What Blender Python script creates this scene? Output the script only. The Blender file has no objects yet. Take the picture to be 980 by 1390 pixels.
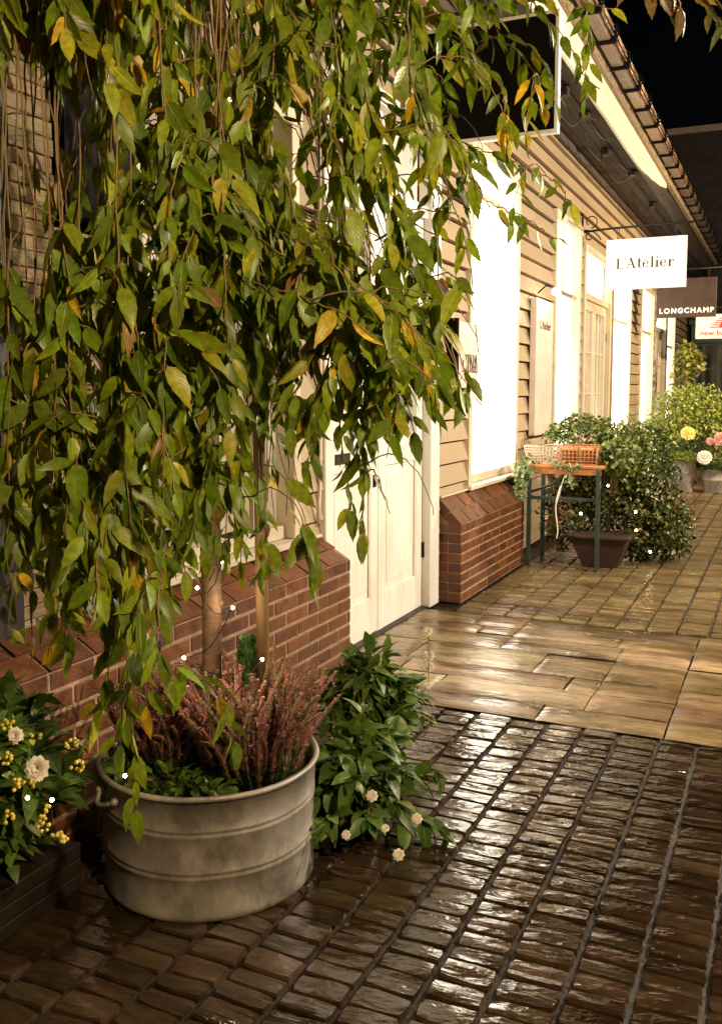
import bpy, math, random
from mathutils import Vector, Matrix, noise
random.seed(11)
R = math.radians
sc = bpy.context.scene
COL = sc.collection
XF = -2.355            # plane of the shop front
# ------------------------------------------------------------------ camera numbers
H = 1.55; F = 1269.0; PITCH = 5.3125; YAW = 24.544
_cp, _sp = math.cos(R(PITCH)), math.sin(R(PITCH)); _cy, _sy = math.cos(R(YAW)), math.sin(R(YAW))
def pt(u, v, z):
    """world point seen at photo pixel (u, v), z metres in front of the camera"""
    x = (u-490)/F*z; y = -(v-650)/F*z
    fw = z*_cp + y*_sp; up = y*_cp - z*_sp
    return Vector((x*_cy - fw*_sy, x*_sy + fw*_cy, up + H))
def proj(p):
    Z = p[2]-H; x = p[0]*_cy + p[1]*_sy; fw = -p[0]*_sy + p[1]*_cy
    z = fw*_cp - Z*_sp; y = Z*_cp + fw*_sp
    return 490 + x*F/z, 650 - y*F/z, z

# ------------------------------------------------------------------ materials
MATS = {}
def new_mat(name):
    m = bpy.data.materials.new(name); m.use_nodes = True
    nt = m.node_tree; nt.nodes.clear()
    out = nt.nodes.new('ShaderNodeOutputMaterial')
    MATS[name] = m
    return m, nt, out
def N(nt, t, **kw):
    n = nt.nodes.new(t)
    for k, v in kw.items():
        if k in n.inputs: n.inputs[k].default_value = v
        else: setattr(n, k, v)
    return n
def mapping(nt, scale, coord='Object'):
    tc = N(nt, 'ShaderNodeTexCoord'); mp = N(nt, 'ShaderNodeMapping')
    mp.inputs['Scale'].default_value = scale if hasattr(scale, '__len__') else (scale,)*3
    nt.links.new(tc.outputs[coord], mp.inputs['Vector']); return mp.outputs['Vector']
def ramp(nt, fac, stops):
    r = N(nt, 'ShaderNodeValToRGB'); e = r.color_ramp.elements
    while len(e) < len(stops): e.new(.5)
    for i, (p, c) in enumerate(stops):
        e[i].position = p; e[i].color = (c[0], c[1], c[2], 1) if hasattr(c, '__len__') else (c, c, c, 1)
    nt.links.new(fac, r.inputs[0]); return r.outputs[0]
def mixc(nt, mode, fac, a, b):
    m = N(nt, 'ShaderNodeMix', data_type='RGBA', blend_type=mode)
    m.clamp_result = True
    if hasattr(fac, 'is_output'): nt.links.new(fac, m.inputs[0])
    else: m.inputs[0].default_value = fac
    for s, i in ((a, 6), (b, 7)):
        if hasattr(s, 'is_output'): nt.links.new(s, m.inputs[i])
        else: m.inputs[i].default_value = (s[0], s[1], s[2], 1)
    return m.outputs[2]
def surf(name, col, rough=.6, metal=0, var=.25, nscale=6, bump=.2, bscale=40, tint=False, rvar=.15, aniso=(1, 1, 1), spec=.5, dark=None, dist=.01, coat=0, dscale=3):
    """general procedural surface: two scales of noise in colour and roughness, bump, optional per-piece tint attribute"""
    m, nt, out = new_mat(name)
    b = N(nt, 'ShaderNodeBsdfPrincipled'); b.inputs['Metallic'].default_value = metal
    b.inputs['Specular IOR Level'].default_value = spec
    b.inputs['Coat Weight'].default_value = coat; b.inputs['Coat Roughness'].default_value = .12
    v = mapping(nt, aniso)
    n1 = N(nt, 'ShaderNodeTexNoise', Scale=nscale, Detail=8, Roughness=.6); nt.links.new(v, n1.inputs['Vector'])
    n2 = N(nt, 'ShaderNodeTexNoise', Scale=bscale, Detail=6, Roughness=.65); nt.links.new(v, n2.inputs['Vector'])
    c = mixc(nt, 'MULTIPLY', 1.0, col, ramp(nt, n1.outputs[0], [(.3, (1-var,)*3), (.7, (1+var*.4,)*3)]))
    if dark is not None:   # stains / wear of their own shape
        n3 = N(nt, 'ShaderNodeTexNoise', Scale=dscale, Detail=10, Roughness=.7); nt.links.new(v, n3.inputs['Vector'])
        c = mixc(nt, 'MIX', ramp(nt, n3.outputs[0], [(.5, 0), (.66, .8)]), c, dark)
    if tint:
        a = N(nt, 'ShaderNodeAttribute', attribute_name='tint')
        c = mixc(nt, 'MULTIPLY', 1.0, c, a.outputs['Color'])
    nt.links.new(c, b.inputs['Base Color'])
    rr = ramp(nt, n1.outputs[0], [(.3, max(.02, rough-rvar)), (.7, min(1, rough+rvar))]); nt.links.new(rr, b.inputs['Roughness'])
    if bump:
        bp = N(nt, 'ShaderNodeBump', Strength=bump, Distance=dist); nt.links.new(n2.outputs[0], bp.inputs['Height'])
        nt.links.new(bp.outputs[0], b.inputs['Normal'])
    nt.links.new(b.outputs[0], out.inputs[0])
    return m
def emit(name, col, strength, tex=False):
    m, nt, out = new_mat(name)
    e = N(nt, 'ShaderNodeEmission', Strength=strength); e.inputs[0].default_value = (*col, 1)
    if tex:
        v = mapping(nt, (1, .8, .5)); n = N(nt, 'ShaderNodeTexNoise', Scale=2.2, Detail=3); nt.links.new(v, n.inputs['Vector'])
        mm = N(nt, 'ShaderNodeMath', operation='MULTIPLY'); mm.inputs[1].default_value = strength
        nt.links.new(ramp(nt, n.outputs[0], [(.3, .55), (.7, 1.25)]), mm.inputs[0]); nt.links.new(mm.outputs[0], e.inputs[1])
    nt.links.new(e.outputs[0], out.inputs[0]); return m
def leafmat(name, rough=.42, trans=.3, veins=True, sat=1):
    m, nt, out = new_mat(name)
    a = N(nt, 'ShaderNodeAttribute', attribute_name='tint')
    v = mapping(nt, 1); n1 = N(nt, 'ShaderNodeTexNoise', Scale=60, Detail=5); nt.links.new(v, n1.inputs['Vector'])
    c = mixc(nt, 'MULTIPLY', 1, a.outputs['Color'], ramp(nt, n1.outputs[0], [(.3, .6), (.7, 1.15)]))
    b = N(nt, 'ShaderNodeBsdfPrincipled'); b.inputs['Roughness'].default_value = rough
    hgt = n1.outputs[0]
    if veins:
        uv = N(nt, 'ShaderNodeUVMap', uv_map='UVMap'); sp = N(nt, 'ShaderNodeSeparateXYZ'); nt.links.new(uv.outputs[0], sp.inputs[0])
        ab = N(nt, 'ShaderNodeMath', operation='ABSOLUTE'); nt.links.new(sp.outputs[0], ab.inputs[0])
        # side veins: sin((v - |u|*k) * f), midrib: |u| small
        s1 = N(nt, 'ShaderNodeMath', operation='MULTIPLY_ADD'); s1.inputs[1].default_value = -.28; nt.links.new(ab.outputs[0], s1.inputs[0]); nt.links.new(sp.outputs[1], s1.inputs[2])
        s2 = N(nt, 'ShaderNodeMath', operation='MULTIPLY'); s2.inputs[1].default_value = 58; nt.links.new(s1.outputs[0], s2.inputs[0])
        s3 = N(nt, 'ShaderNodeMath', operation='SINE'); nt.links.new(s2.outputs[0], s3.inputs[0])
        vn = ramp(nt, s3.outputs[0], [(.0, 0), (.8, 0), (1, 1)])
        md = ramp(nt, ab.outputs[0], [(0, 1), (.06, .9), (.12, 0)])
        mx = N(nt, 'ShaderNodeMath', operation='MAXIMUM'); nt.links.new(vn, mx.inputs[0]); nt.links.new(md, mx.inputs[1])
        f = N(nt, 'ShaderNodeMath', operation='MULTIPLY'); f.inputs[1].default_value = .35; nt.links.new(mx.outputs[0], f.inputs[0])
        c2 = mixc(nt, 'MIX', f.outputs[0], c, mixc(nt, 'MULTIPLY', 1, c, (1, 1, 1)))
        lite = mixc(nt, 'ADD', 1, c, (.06, .07, .02)); c = mixc(nt, 'MIX', f.outputs[0], c2, lite)
        bp = N(nt, 'ShaderNodeBump', Strength=.5, Distance=.002); bp.invert = True; nt.links.new(mx.outputs[0], bp.inputs['Height'])
    else:
        bp = N(nt, 'ShaderNodeBump', Strength=.3, Distance=.002); nt.links.new(hgt, bp.inputs['Height'])
    nt.links.new(bp.outputs[0], b.inputs['Normal'])
    nt.links.new(c, b.inputs['Base Color'])
    t = N(nt, 'ShaderNodeBsdfTranslucent'); nt.links.new(mixc(nt, 'MULTIPLY', 1, c, (1.0, 1.0, .5)), t.inputs[0])
    ms = N(nt, 'ShaderNodeMixShader'); ms.inputs[0].default_value = trans
    nt.links.new(b.outputs[0], ms.inputs[1]); nt.links.new(t.outputs[0], ms.inputs[2]); nt.links.new(ms.outputs[0], out.inputs[0])
    return m

surf('clapboard', (.36, .27, .165), .65, var=.18, nscale=3, bump=.35, bscale=30, aniso=(1, .35, 3), tint=True, dist=.004, dark=(.33, .26, .17), dscale=5)
surf('rough_board', (.42, .30, .15), .75, var=.45, nscale=9, bump=.9, bscale=22, aniso=(1, .5, 6), tint=True, dist=.012, dark=(.12, .08, .04))
surf('white_paint', (.80, .78, .74), .38, var=.07, nscale=4, bump=.12, bscale=25, dist=.003, dark=(.68, .62, .52), aniso=(1, 1, .4))
surf('trim_paint', (.60, .52, .39), .5, var=.12, nscale=7, bump=.15, bscale=30, dist=.003)
surf('bar_paint', (.50, .42, .31), .5, var=.1)
surf('brown_frame', (.34, .23, .12), .5, var=.25, nscale=8)
surf('brick', (.140, .046, .014), .48, var=.4, nscale=14, bump=.55, bscale=70, tint=True, dist=.006, dark=(.10, .035, .02), dscale=9, rvar=.2)
surf('mortar', (.33, .22, .13), .85, var=.4, nscale=20, bump=.7, bscale=90, dist=.005)
surf('dark_timber', (.018, .011, .007), .6, var=.4, nscale=6, aniso=(1, 1, .2))
surf('black_paint', (.0025, .002, .002), .8, spec=.12, var=.3, bump=.1)
surf('iron', (.02, .014, .011), .5, metal=.6, var=.4, nscale=30)
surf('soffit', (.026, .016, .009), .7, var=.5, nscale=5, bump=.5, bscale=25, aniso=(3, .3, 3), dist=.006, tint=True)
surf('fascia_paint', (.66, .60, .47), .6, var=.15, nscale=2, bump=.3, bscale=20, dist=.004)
surf('lead_edge', (.30, .22, .13), .85, var=.6, nscale=28, bump=1, bscale=45, dist=.03)
surf('roof_tile', (.20, .125, .08), .5, var=.45, nscale=9, bump=.5, bscale=40, tint=True, dist=.01)
surf('gutter_metal', (.20, .13, .085), .38, metal=.45, var=.4, nscale=7, tint=True)
surf('zinc', (.36, .325, .285), .50, metal=.3, var=.5, nscale=6, bump=.3, bscale=14, dist=.006, dark=(.10, .078, .058), rvar=.18, dscale=4, aniso=(1, 1, .7))
surf('soil', (.03, .018, .01), .95, var=.6, nscale=30, bump=1, bscale=60)
surf('bark', (.15, .085, .045), .55, var=.5, nscale=16, bump=.7, bscale=40, aniso=(.8, .8, 3), dist=.006, dark=(.07, .035, .02), dscale=10)
surf('stake_wood', (.24, .145, .065), .7, var=.35, nscale=10, bump=.4, bscale=60, aniso=(3, 3, .3), dist=.004)
surf('twig', (.20, .13, .055), .6, var=.3, nscale=20)
surf('terracotta', (.045, .02, .012), .75, var=.4, nscale=8, bump=.3)
surf('table_wood', (.55, .21, .06), .5, var=.35, nscale=5, bump=.3, bscale=50, aniso=(.3, 4, 1), dist=.004, dark=(.25, .10, .04))
surf('green_paint', (.03, .055, .038), .5, var=.35, nscale=14)
surf('basket_wire', (.50, .38, .28), .45, metal=.5, var=.2)
surf('crate_rust', (.45, .20, .08), .6, metal=.1, var=.4, nscale=20)
surf('sign_white', (.86, .82, .76), .4, var=.04, bump=.05)
surf('sign_brown', (.034, .013, .0045), .45, var=.2, bump=.08)
surf('sign_pink', (.72, .60, .52), .4, var=.08, bump=.05)
surf('letter_black', (.02, .016, .012), .5, var=.1, bump=0)
surf('letter_white', (.85, .82, .76), .5, var=.03, bump=0)
surf('letter_red', (.62, .03, .015), .5, var=.1, bump=0)
surf('brass', (.55, .38, .16), .3, metal=.9, var=.3)
surf('petal_white', (.80, .74, .66), .6, var=.12, nscale=20, bump=.2)
surf('petal_yellow', (.75, .66, .20), .6, var=.2, nscale=20, bump=.2)
surf('petal_pink', (.70, .36, .28), .6, var=.25, nscale=20, bump=.2)
surf('berry', (.55, .46, .07), .35, var=.2, nscale=40, bump=0)
surf('teal_paint', (.018, .05, .042), .5, var=.3, bump=.2)
surf('far_render', (.010, .005, .004), .8, var=.3)
surf('far_coping', (.20, .15, .12), .8, var=.3)
surf('lamp_iron', (.02, .02, .02), .4, metal=.5)
surf('ground_mat', (.020, .012, .007), .5, spec=.3, var=.5, nscale=12, bump=.9, bscale=50, dist=.012, dark=(.045, .03, .016), dscale=2)
leafmat('cherry_leaf', .40, .28); leafmat('bush_leaf', .38, .22, False); leafmat('heather_bloom', .8, .15, False); leafmat('needle', .6, .1, False)
def wet(name, base, low, high, bs, nsc, dark, bump=.6, dist=.008, film=.5, aniso=(1, 1, 1)):
    """wet stone: the water film is a mask of its own shape that lowers roughness and deepens the colour"""
    m, nt, out = new_mat(name)
    b = N(nt, 'ShaderNodeBsdfPrincipled'); v = mapping(nt, aniso); b.inputs['Specular IOR Level'].default_value = .95 if name == 'wet_sett' else .5
    a = N(nt, 'ShaderNodeAttribute', attribute_name='tint')
    n1 = N(nt, 'ShaderNodeTexNoise', Scale=nsc, Detail=9, Roughness=.62, Distortion=.6); nt.links.new(v, n1.inputs['Vector'])
    n2 = N(nt, 'ShaderNodeTexNoise', Scale=bs, Detail=3.5, Roughness=.48, Distortion=1.0); nt.links.new(v, n2.inputs['Vector'])
    n3 = N(nt, 'ShaderNodeTexNoise', Scale=1.3, Detail=5, Roughness=.6); nt.links.new(v, n3.inputs['Vector'])
    c = mixc(nt, 'MULTIPLY', 1, base, a.outputs['Color'])
    c = mixc(nt, 'MULTIPLY', 1, c, ramp(nt, n1.outputs[0], [(.25, .45), (.75, 1.25)]))
    wm = ramp(nt, n3.outputs[0], [(film-.12, 1), (film+.14, 0)])
    c = mixc(nt, 'MIX', wm, c, mixc(nt, 'MULTIPLY', 1, c, dark))
    nt.links.new(c, b.inputs['Base Color'])
    r1 = ramp(nt, n1.outputs[0], [(.3, low), (.75, high)])
    r2 = mixc(nt, 'MIX', wm, r1, (low*.8,)*3)
    nt.links.new(r2, b.inputs['Roughness'])
    bp = N(nt, 'ShaderNodeBump', Strength=bump, Distance=dist); nt.links.new(n2.outputs[0], bp.inputs['Height']); nt.links.new(bp.outputs[0], b.inputs['Normal'])
    nt.links.new(b.outputs[0], out.inputs[0]); return m
wet('wet_sett', (.052, .033, .017), .08, .24, 11, 9, (.5, .45, .4), .30, .010, .5, (1, 3.0, 1)); wet('lit_sett', (.17, .12, .055), .10, .36, 14, 9, (.5, .45, .4), .6, .012, .42, (1, 3.0, 1))  # second, lighter sett colour carries the golden light on the lane beyond
wet('flag', (.29, .21, .11), .20, .55, 9, 6, (.30, .26, .21), .7, .010, .53, (.6, 2.2, 1))
WARM = (1.0, .80, .56)
emit('win_hot', (1, .88, .70), 10, True); emit('win_mid', (1, .88, .70), 5, True); emit('win_soft', (1, .80, .54), 1.5, True)
emit('win_low', (1, .70, .38), .55, True); emit('bulb', (1, .74, .40), 70); emit('lamp_glow', (1, .80, .52), 30)
glassd, nt, out = new_mat('dark_glass')
b = N(nt, 'ShaderNodeBsdfPrincipled', Roughness=.06); b.inputs['Base Color'].default_value = (.010, .008, .006, 1); nt.links.new(b.outputs[0], out.inputs[0])

# ------------------------------------------------------------------ mesh builder
class MB:
    def __init__(s): s.v = []; s.f = []; s.c = []; s.uv = []; s.sm = []
    def add(s, vs, fs, col=(1, 1, 1), uvs=None, smooth=False):
        o = len(s.v); s.v += [tuple(p) for p in vs]
        for k, f in enumerate(fs):
            s.f.append(tuple(i+o for i in f)); s.c.append(col); s.sm.append(smooth)
            s.uv.append([uvs[i] for i in f] if uvs else [(0, 0)]*len(f))
    def box(s, x0, x1, y0, y1, z0, z1, col=(1, 1, 1), ch=0):
        x0, x1 = min(x0, x1), max(x0, x1); y0, y1 = min(y0, y1), max(y0, y1); z0, z1 = min(z0, z1), max(z0, z1)
        if not ch:
            v = [(x, y, z) for x in (x0, x1) for y in (y0, y1) for z in (z0, z1)]
            s.add(v, [(0, 1, 3, 2), (4, 6, 7, 5), (0, 4, 5, 1), (2, 3, 7, 6), (0, 2, 6, 4), (1, 5, 7, 3)], col); return
        vs = []; idx = {}
        X = (x0, x1); Y = (y0, y1); Z = (z0, z1)
        for i in (0, 1):
            for j in (0, 1):
                for k in (0, 1):
                    sx, sy, sz = (1-2*i)*ch, (1-2*j)*ch, (1-2*k)*ch
                    idx[i, j, k, 0] = len(vs); vs.append((X[i], Y[j]+sy, Z[k]+sz))
                    idx[i, j, k, 1] = len(vs); vs.append((X[i]+sx, Y[j], Z[k]+sz))
                    idx[i, j, k, 2] = len(vs); vs.append((X[i]+sx, Y[j]+sy, Z[k]))
        fs = []
        for i in (0, 1):
            fs.append([idx[i, 0, 0, 0], idx[i, 0, 1, 0], idx[i, 1, 1, 0], idx[i, 1, 0, 0]][::1 if i == 0 else -1])
            fs.append([idx[0, i, 0, 1], idx[1, i, 0, 1], idx[1, i, 1, 1], idx[0, i, 1, 1]][::1 if i == 0 else -1])
            fs.append([idx[0, 0, i, 2], idx[0, 1, i, 2], idx[1, 1, i, 2], idx[1, 0, i, 2]][::1 if i == 0 else -1])
        for i in (0, 1):
            for j in (0, 1):
                fs.append([idx[i, j, 0, 0], idx[i, j, 1, 0], idx[i, j, 1, 1], idx[i, j, 0, 1]])
                fs.append([idx[i, 0, j, 0], idx[i, 1, j, 0], idx[i, 1, j, 2], idx[i, 0, j, 2]])
                fs.append([idx[0, i, j, 1], idx[1, i, j, 1], idx[1, i, j, 2], idx[0, i, j, 2]])
                for k in (0, 1): fs.append([idx[i, j, k, 0], idx[i, j, k, 1], idx[i, j, k, 2]])
        s.add(vs, fs, col)
    def tube(s, pts, rad, n=6, col=(1, 1, 1), cap=True):
        pts = [Vector(p) for p in pts]; m = len(pts)
        if not hasattr(rad, '__len__'): rad = [rad]*m
        vs = []; up = None
        for i, p in enumerate(pts):
            t = (pts[min(i+1, m-1)] - pts[max(i-1, 0)]).normalized()
            if up is None:
                up = Vector((0, 0, 1)) if abs(t.z) < .9 else Vector((1, 0, 0))
            a = t.cross(up).normalized(); bb = a.cross(t).normalized(); up = bb
            for k in range(n):
                w = 2*math.pi*k/n; vs.append(p + (a*math.cos(w) + bb*math.sin(w))*rad[i])
        fs = [(i*n+k, i*n+(k+1) % n, (i+1)*n+(k+1) % n, (i+1)*n+k) for i in range(m-1) for k in range(n)]
        if cap: fs += [tuple(range(n))[::-1], tuple((m-1)*n+k for k in range(n))]
        s.add(vs, fs, col, smooth=True)
    def lathe(s, prof, c, n=48, col=(1, 1, 1), wob=0):
        vs = []
        for i, (r, z) in enumerate(prof):
            for k in range(n):
                w = 2*math.pi*k/n; rr = r + (wob*noise.noise(Vector((math.cos(w)*1.6, math.sin(w)*1.6, z*2+c[0]))) if wob else 0)
                vs.append((c[0]+rr*math.cos(w), c[1]+rr*math.sin(w), c[2]+z))
        fs = [(i*n+k, i*n+(k+1) % n, (i+1)*n+(k+1) % n, (i+1)*n+k) for i in range(len(prof)-1) for k in range(n)]
        s.add(vs, fs, col, smooth=True)
    def disc(s, c, r, n=32, col=(1, 1, 1), bump=0):
        vs = [Vector(c) + Vector((0, 0, bump))]
        rings = 5
        for j in range(1, rings+1):
            for k in range(n):
                w = 2*math.pi*k/n; q = r*j/rings
                x, y = c[0]+q*math.cos(w), c[1]+q*math.sin(w)
                vs.append((x, y, c[2] + bump*(1-(j/rings)**2) + .012*noise.noise(Vector((x*9, y*9, 3)))))
        fs = [(0, 1+k, 1+(k+1) % n) for k in range(n)]
        for j in range(rings-1):
            fs += [(1+j*n+k, 1+(j+1)*n+k, 1+(j+1)*n+(k+1) % n, 1+j*n+(k+1) % n) for k in range(n)]
        s.add(vs, fs, col, smooth=True)
    def ball(s, c, r, n=8, m=6, col=(1, 1, 1), sq=1):
        vs = []
        for i in range(m+1):
            a = math.pi*i/m
            for k in range(n):
                w = 2*math.pi*k/n; vs.append((c[0]+r*math.sin(a)*math.cos(w), c[1]+r*math.sin(a)*math.sin(w), c[2]+r*sq*math.cos(a)))
        s.add(vs, [(i*n+k, (i+1)*n+k, (i+1)*n+(k+1) % n, i*n+(k+1) % n) for i in range(m) for k in range(n)], col, smooth=True)
    def prism(s, poly, fn, d0, d1, col=(1, 1, 1)):
        """poly: 2D outline (convex or simple); fn(u, v, d) -> xyz"""
        n = len(poly); vs = [fn(u, v, d0) for u, v in poly] + [fn(u, v, d1) for u, v in poly]
        s.add(vs, [tuple(range(n)), tuple(range(n, 2*n))[::-1]] + [(i, (i+1) % n, n+(i+1) % n, n+i) for i in range(n)], col)
    def build(s, name, mat, parent=None, loc=None):
        org = Vector(parent['_o']) if parent is not None else Vector(loc or (0, 0, 0))
        me = bpy.data.meshes.new(name)
        me.from_pydata([(p[0]-org.x, p[1]-org.y, p[2]-org.z) for p in s.v], [], s.f)
        ca = me.color_attributes.new('tint', 'FLOAT_COLOR', 'CORNER'); uvl = me.uv_layers.new(name='UVMap')
        cd = []; ud = []
        for f, c, u in zip(s.f, s.c, s.uv):
            for q in u: cd += [c[0], c[1], c[2], 1.0]; ud += [q[0], q[1]]
        ca.data.foreach_set('color', cd); uvl.data.foreach_set('uv', ud)
        me.polygons.foreach_set('use_smooth', s.sm)
        me.materials.append(MATS[mat]); me.update()
        o = bpy.data.objects.new(name, me); COL.objects.link(o)
        if parent is not None: o.parent = parent
        else: o.location = org
        o['_o'] = tuple(org)
        return o
def thing(name, loc, label, cat, group=None):
    o = bpy.data.objects.new(name, None); COL.objects.link(o); o.location = loc; o.empty_display_size = .1
    o['label'] = label; o['category'] = cat; o['_o'] = tuple(loc)
    if group: o['group'] = group
    return o
def tag(o, label=None, cat=None, group=None, kind=None):
    for k, v in (('label', label), ('category', cat), ('group', group), ('kind', kind)):
        if v: o[k] = v
    return o
def jit(c, a=.15, h=.05):
    k = 1 + random.uniform(-a, a); return tuple(max(0, x*k*(1+random.uniform(-h, h))) for x in c)

def bez(P, n):
    """Catmull-Rom through points"""
    P = [P[0]*2-P[1]] + P + [P[-1]*2-P[-2]]; out_ = []
    for i in range(1, len(P)-2):
        for k_ in range(n):
            t_ = k_/n; a, b_, c, d = P[i-1:i+3]
            out_.append(.5*((2*b_)+(c-a)*t_+(2*a-5*b_+4*c-d)*t_*t_+(3*b_-a-3*c+d)*t_**3))
    out_.append(P[-2]); return out_
# ------------------------------------------------------------------ ground
g = MB(); g.add([(-60, -30, -.015), (60, -30, -.015), (60, 90, -.015), (-60, 90, -.015)], [(0, 1, 2, 3)])
tag(g.build('ground', 'ground_mat'), kind='structure')

def sett(mb, x0, x1, y0, y1, col):
    """one worn sett: flat riven top with its own tilt, rounded arrises and chipped corners"""
    A = (-1, -.95, -.45, 0, .45, .95, 1); Bq = (-1, -.90, -.3, .3, .90, 1); nx, ny = 7, 6
    z = random.uniform(-.0035, .0035); tx = random.uniform(-.022, .022); ty = random.uniform(-.032, .032); sd = random.uniform(0, 99)
    vs = []; cx, cyy = (x0+x1)/2, (y0+y1)/2
    wx, wy = (x1-x0)/2, (y1-y0)/2
    sk = random.uniform(-.04, .04); cc = [random.uniform(.0, .09) for _ in range(4)]
    for j in range(ny):
        for i in range(nx):
            a = A[i]; bq = Bq[j]
            k_ = cc[(a > 0)*2+(bq > 0)]*(abs(a) > .85)*(abs(bq) > .8)
            rx = wx*a*(1-k_); ry = wy*bq*(1-k_*1.6) + sk*wx*a
            q = Vector((cx+rx, cyy+ry, sd)); e = i in (0, nx-1) or j in (0, ny-1); e2 = i in (1, nx-2) or j in (1, ny-2)
            h = z + tx*rx + ty*ry + .0035*noise.noise(Vector((q.x*9, q.y*30, sd))) - (.009 if e else .0006 if e2 else 0)
            vs.append((cx+rx + .004*noise.noise(q*24), cyy+ry + .0035*noise.noise(q*27+Vector((5, 5, 5))), h))
    o = len(vs)
    ring = [i for i in range(nx)] + [(j*nx+nx-1) for j in range(1, ny)] + [((ny-1)*nx+i) for i in range(nx-2, -1, -1)] + [j*nx for j in range(ny-2, 0, -1)]
    for r_ in ring: vs.append((vs[r_][0], vs[r_][1], -.03))
    fs = [(j*nx+i, j*nx+i+1, (j+1)*nx+i+1, (j+1)*nx+i) for j in range(ny-1) for i in range(nx-1)]
    n = len(ring); fs += [(ring[k], o+k, o+(k+1) % n, ring[(k+1) % n]) for k in range(n)]
    mb.add(vs, fs, col, smooth=False)
def sett_field(mb, x0, x1, y0, y1, px, py, gap=.020):
    x = x0
    while x < x1:
        w = px*random.uniform(.96, 1.05); y = y0 + random.uniform(0, .012)
        while y < y1-.03:
            l = py*random.uniform(.82, 1.2)
            if y+l > y1: l = y1-y
            if l < .04: break
            c = jit((1, 1, 1), .28, .06)
            sett(mb, x+gap*random.uniform(.35, .5), x+w-gap*random.uniform(.35, .5), y+gap*.2, y+l-gap*.2, c)
            y += l
        x += w
s = MB(); sett_field(s, -2.15, 1.9, .7, 4.25, .166, .082, .018); 
tag(s.build('cobbles', 'wet_sett'), kind='structure')
s = MB(); sett_field(s, -2.12, 1.9, 6.22, 15.5, .188, .118, .016); sett_field(s, -2.2, 1.9, 15.5, 24, .2, .2, .02)
tag(s.build('cobbled_lane', 'lit_sett'), kind='structure')
# sandstone flags in front of the door, laid in courses
s = MB()
def flag(x0, x1, y0, y1, c):
    nx, ny = 14, 8; sd = random.uniform(0, 50); vs = []; rip = random.uniform(.5, 1.5)
    tz = random.uniform(-.002, .003)
    for j in range(ny):
        for i in range(nx):
            x = x0+(x1-x0)*i/(nx-1); y = y0+(y1-y0)*j/(ny-1)
            e = i in (0, nx-1) or j in (0, ny-1)
            jx = .006*noise.noise(Vector((x*5, y*5, sd)))
            vs.append((x+jx, y+jx, .004+tz + .004*noise.noise(Vector((x*1.5, y*9*rip, sd))) + .002*noise.noise(Vector((x*14, y*30, sd))) - (.008 if e else 0)))
    fs = [(j*nx+i, j*nx+i+1, (j+1)*nx+i+1, (j+1)*nx+i) for j in range(ny-1) for i in range(nx-1)]
    s.add(vs, fs, c, smooth=True)
gp = .007
rows = [(4.27, 4.50, [-2.5, -1.72, -1.05, -.46]), (4.50, 4.78, [-2.5, -1.95, -1.66, -.86, -.46]), (4.78, 5.02, [-2.5, -1.95, -1.02, -.86, -.46]),
        (5.02, 5.42, [-2.5, -2.0, -1.25, -.86, -.46]), (5.42, 5.72, [-2.5, -1.55, -.86, -.46]), (5.72, 5.93, [-2.5, -1.80, -1.55, -.9, -.46]), (5.93, 6.20, [-2.5, -1.88, -1.55, -.46])]
for y0, y1, xs in rows:
    xs = xs + [random.uniform(.1, .3), random.uniform(.8, 1.1), 1.9]
    for a, b_ in zip(xs, xs[1:]):
        flag(a+gp/2, b_-gp/2, y0+gp/2, y1-gp/2, jit((1, 1, 1), .22, .07))
tag(s.build('flagstones', 'flag'), kind='structure')

# ------------------------------------------------------------------ shop building
B = thing('shop_building', (XF, 12, 0), 'long cream clapboarded shop building with glowing windows and low brick plinths along the cobbled lane', 'building')
# openings in the wall (y0, y1, z0, z1)
OPEN = [(2.58, 4.27, .79, 2.95), (4.57, 6.42, 0, 3.32), (7.12, 8.58, .80, 3.50), (10.03, 11.36, .80, 3.46), (11.55, 13.45, 0, 3.32),
        (13.60, 15.25, .8, 3.35), (16.35, 17.95, .8, 3.35), (18.15, 19.75, 0, 3.3), (19.95, 21.4, .8, 3.3)]
cl = MB(); z = 0.02; ex = .165
segs_y = sorted(set([2.2, 24.0] + [o[0] for o in OPEN] + [o[1] for o in OPEN]))
while z < 4.27:
    spans = []
    y = 2.58 if z < 2.9 else 2.2
    cuts = sorted([(o[0], o[1]) for o in OPEN if o[2] < z+ex-.02 and o[3] > z+.02])
    cur = 2.58
    for a, b_ in cuts:
        if a > cur: spans.append((cur, a))
        cur = max(cur, b_)
    if cur < 24: spans.append((cur, 24))
    for a, b_ in spans:
        yy = a
        while yy < b_-.001:
            e = min(b_, yy + random.uniform(1.8, 3.4));
            if b_-e < .4: e = b_
            t = jit((1, 1, 1), .09, .03); dz = random.uniform(-.003, .003)
            x0 = XF; xo = XF+.034+random.uniform(-.003, .003)
            vs = [(x0-.02, yy, z+dz+.007), (xo+.010, yy, z+dz+.007), (x0+.004, yy, z+ex-.006), (x0-.02, yy, z+ex-.006)]  # gap left at each lap so the dark core draws the shadow line
            vs += [(p[0], e-.003, p[2]) for p in vs]
            cl.add(vs, [(0, 1, 5, 4), (1, 2, 6, 5), (2, 3, 7, 6), (0, 3, 2, 1), (4, 5, 6, 7)], t)
            yy = e
    z += ex
cl.build('clapboard_wall', 'clapboard', B)
bk = MB()   # wall body behind the boards, pierced at the openings
ys = [2.0] + [v for o in OPEN for v in o[:2]] + [24.0]
for i in range(0, len(ys), 2): bk.box(XF-.25, XF-.021, ys[i], ys[i+1], 0, 4.3)
for o in OPEN:
    bk.box(XF-.25, XF-.021, o[0], o[1], o[3], 4.3)
    if o[2] > 0: bk.box(XF-.25, XF-.021, o[0], o[1], 0, o[2])
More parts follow.
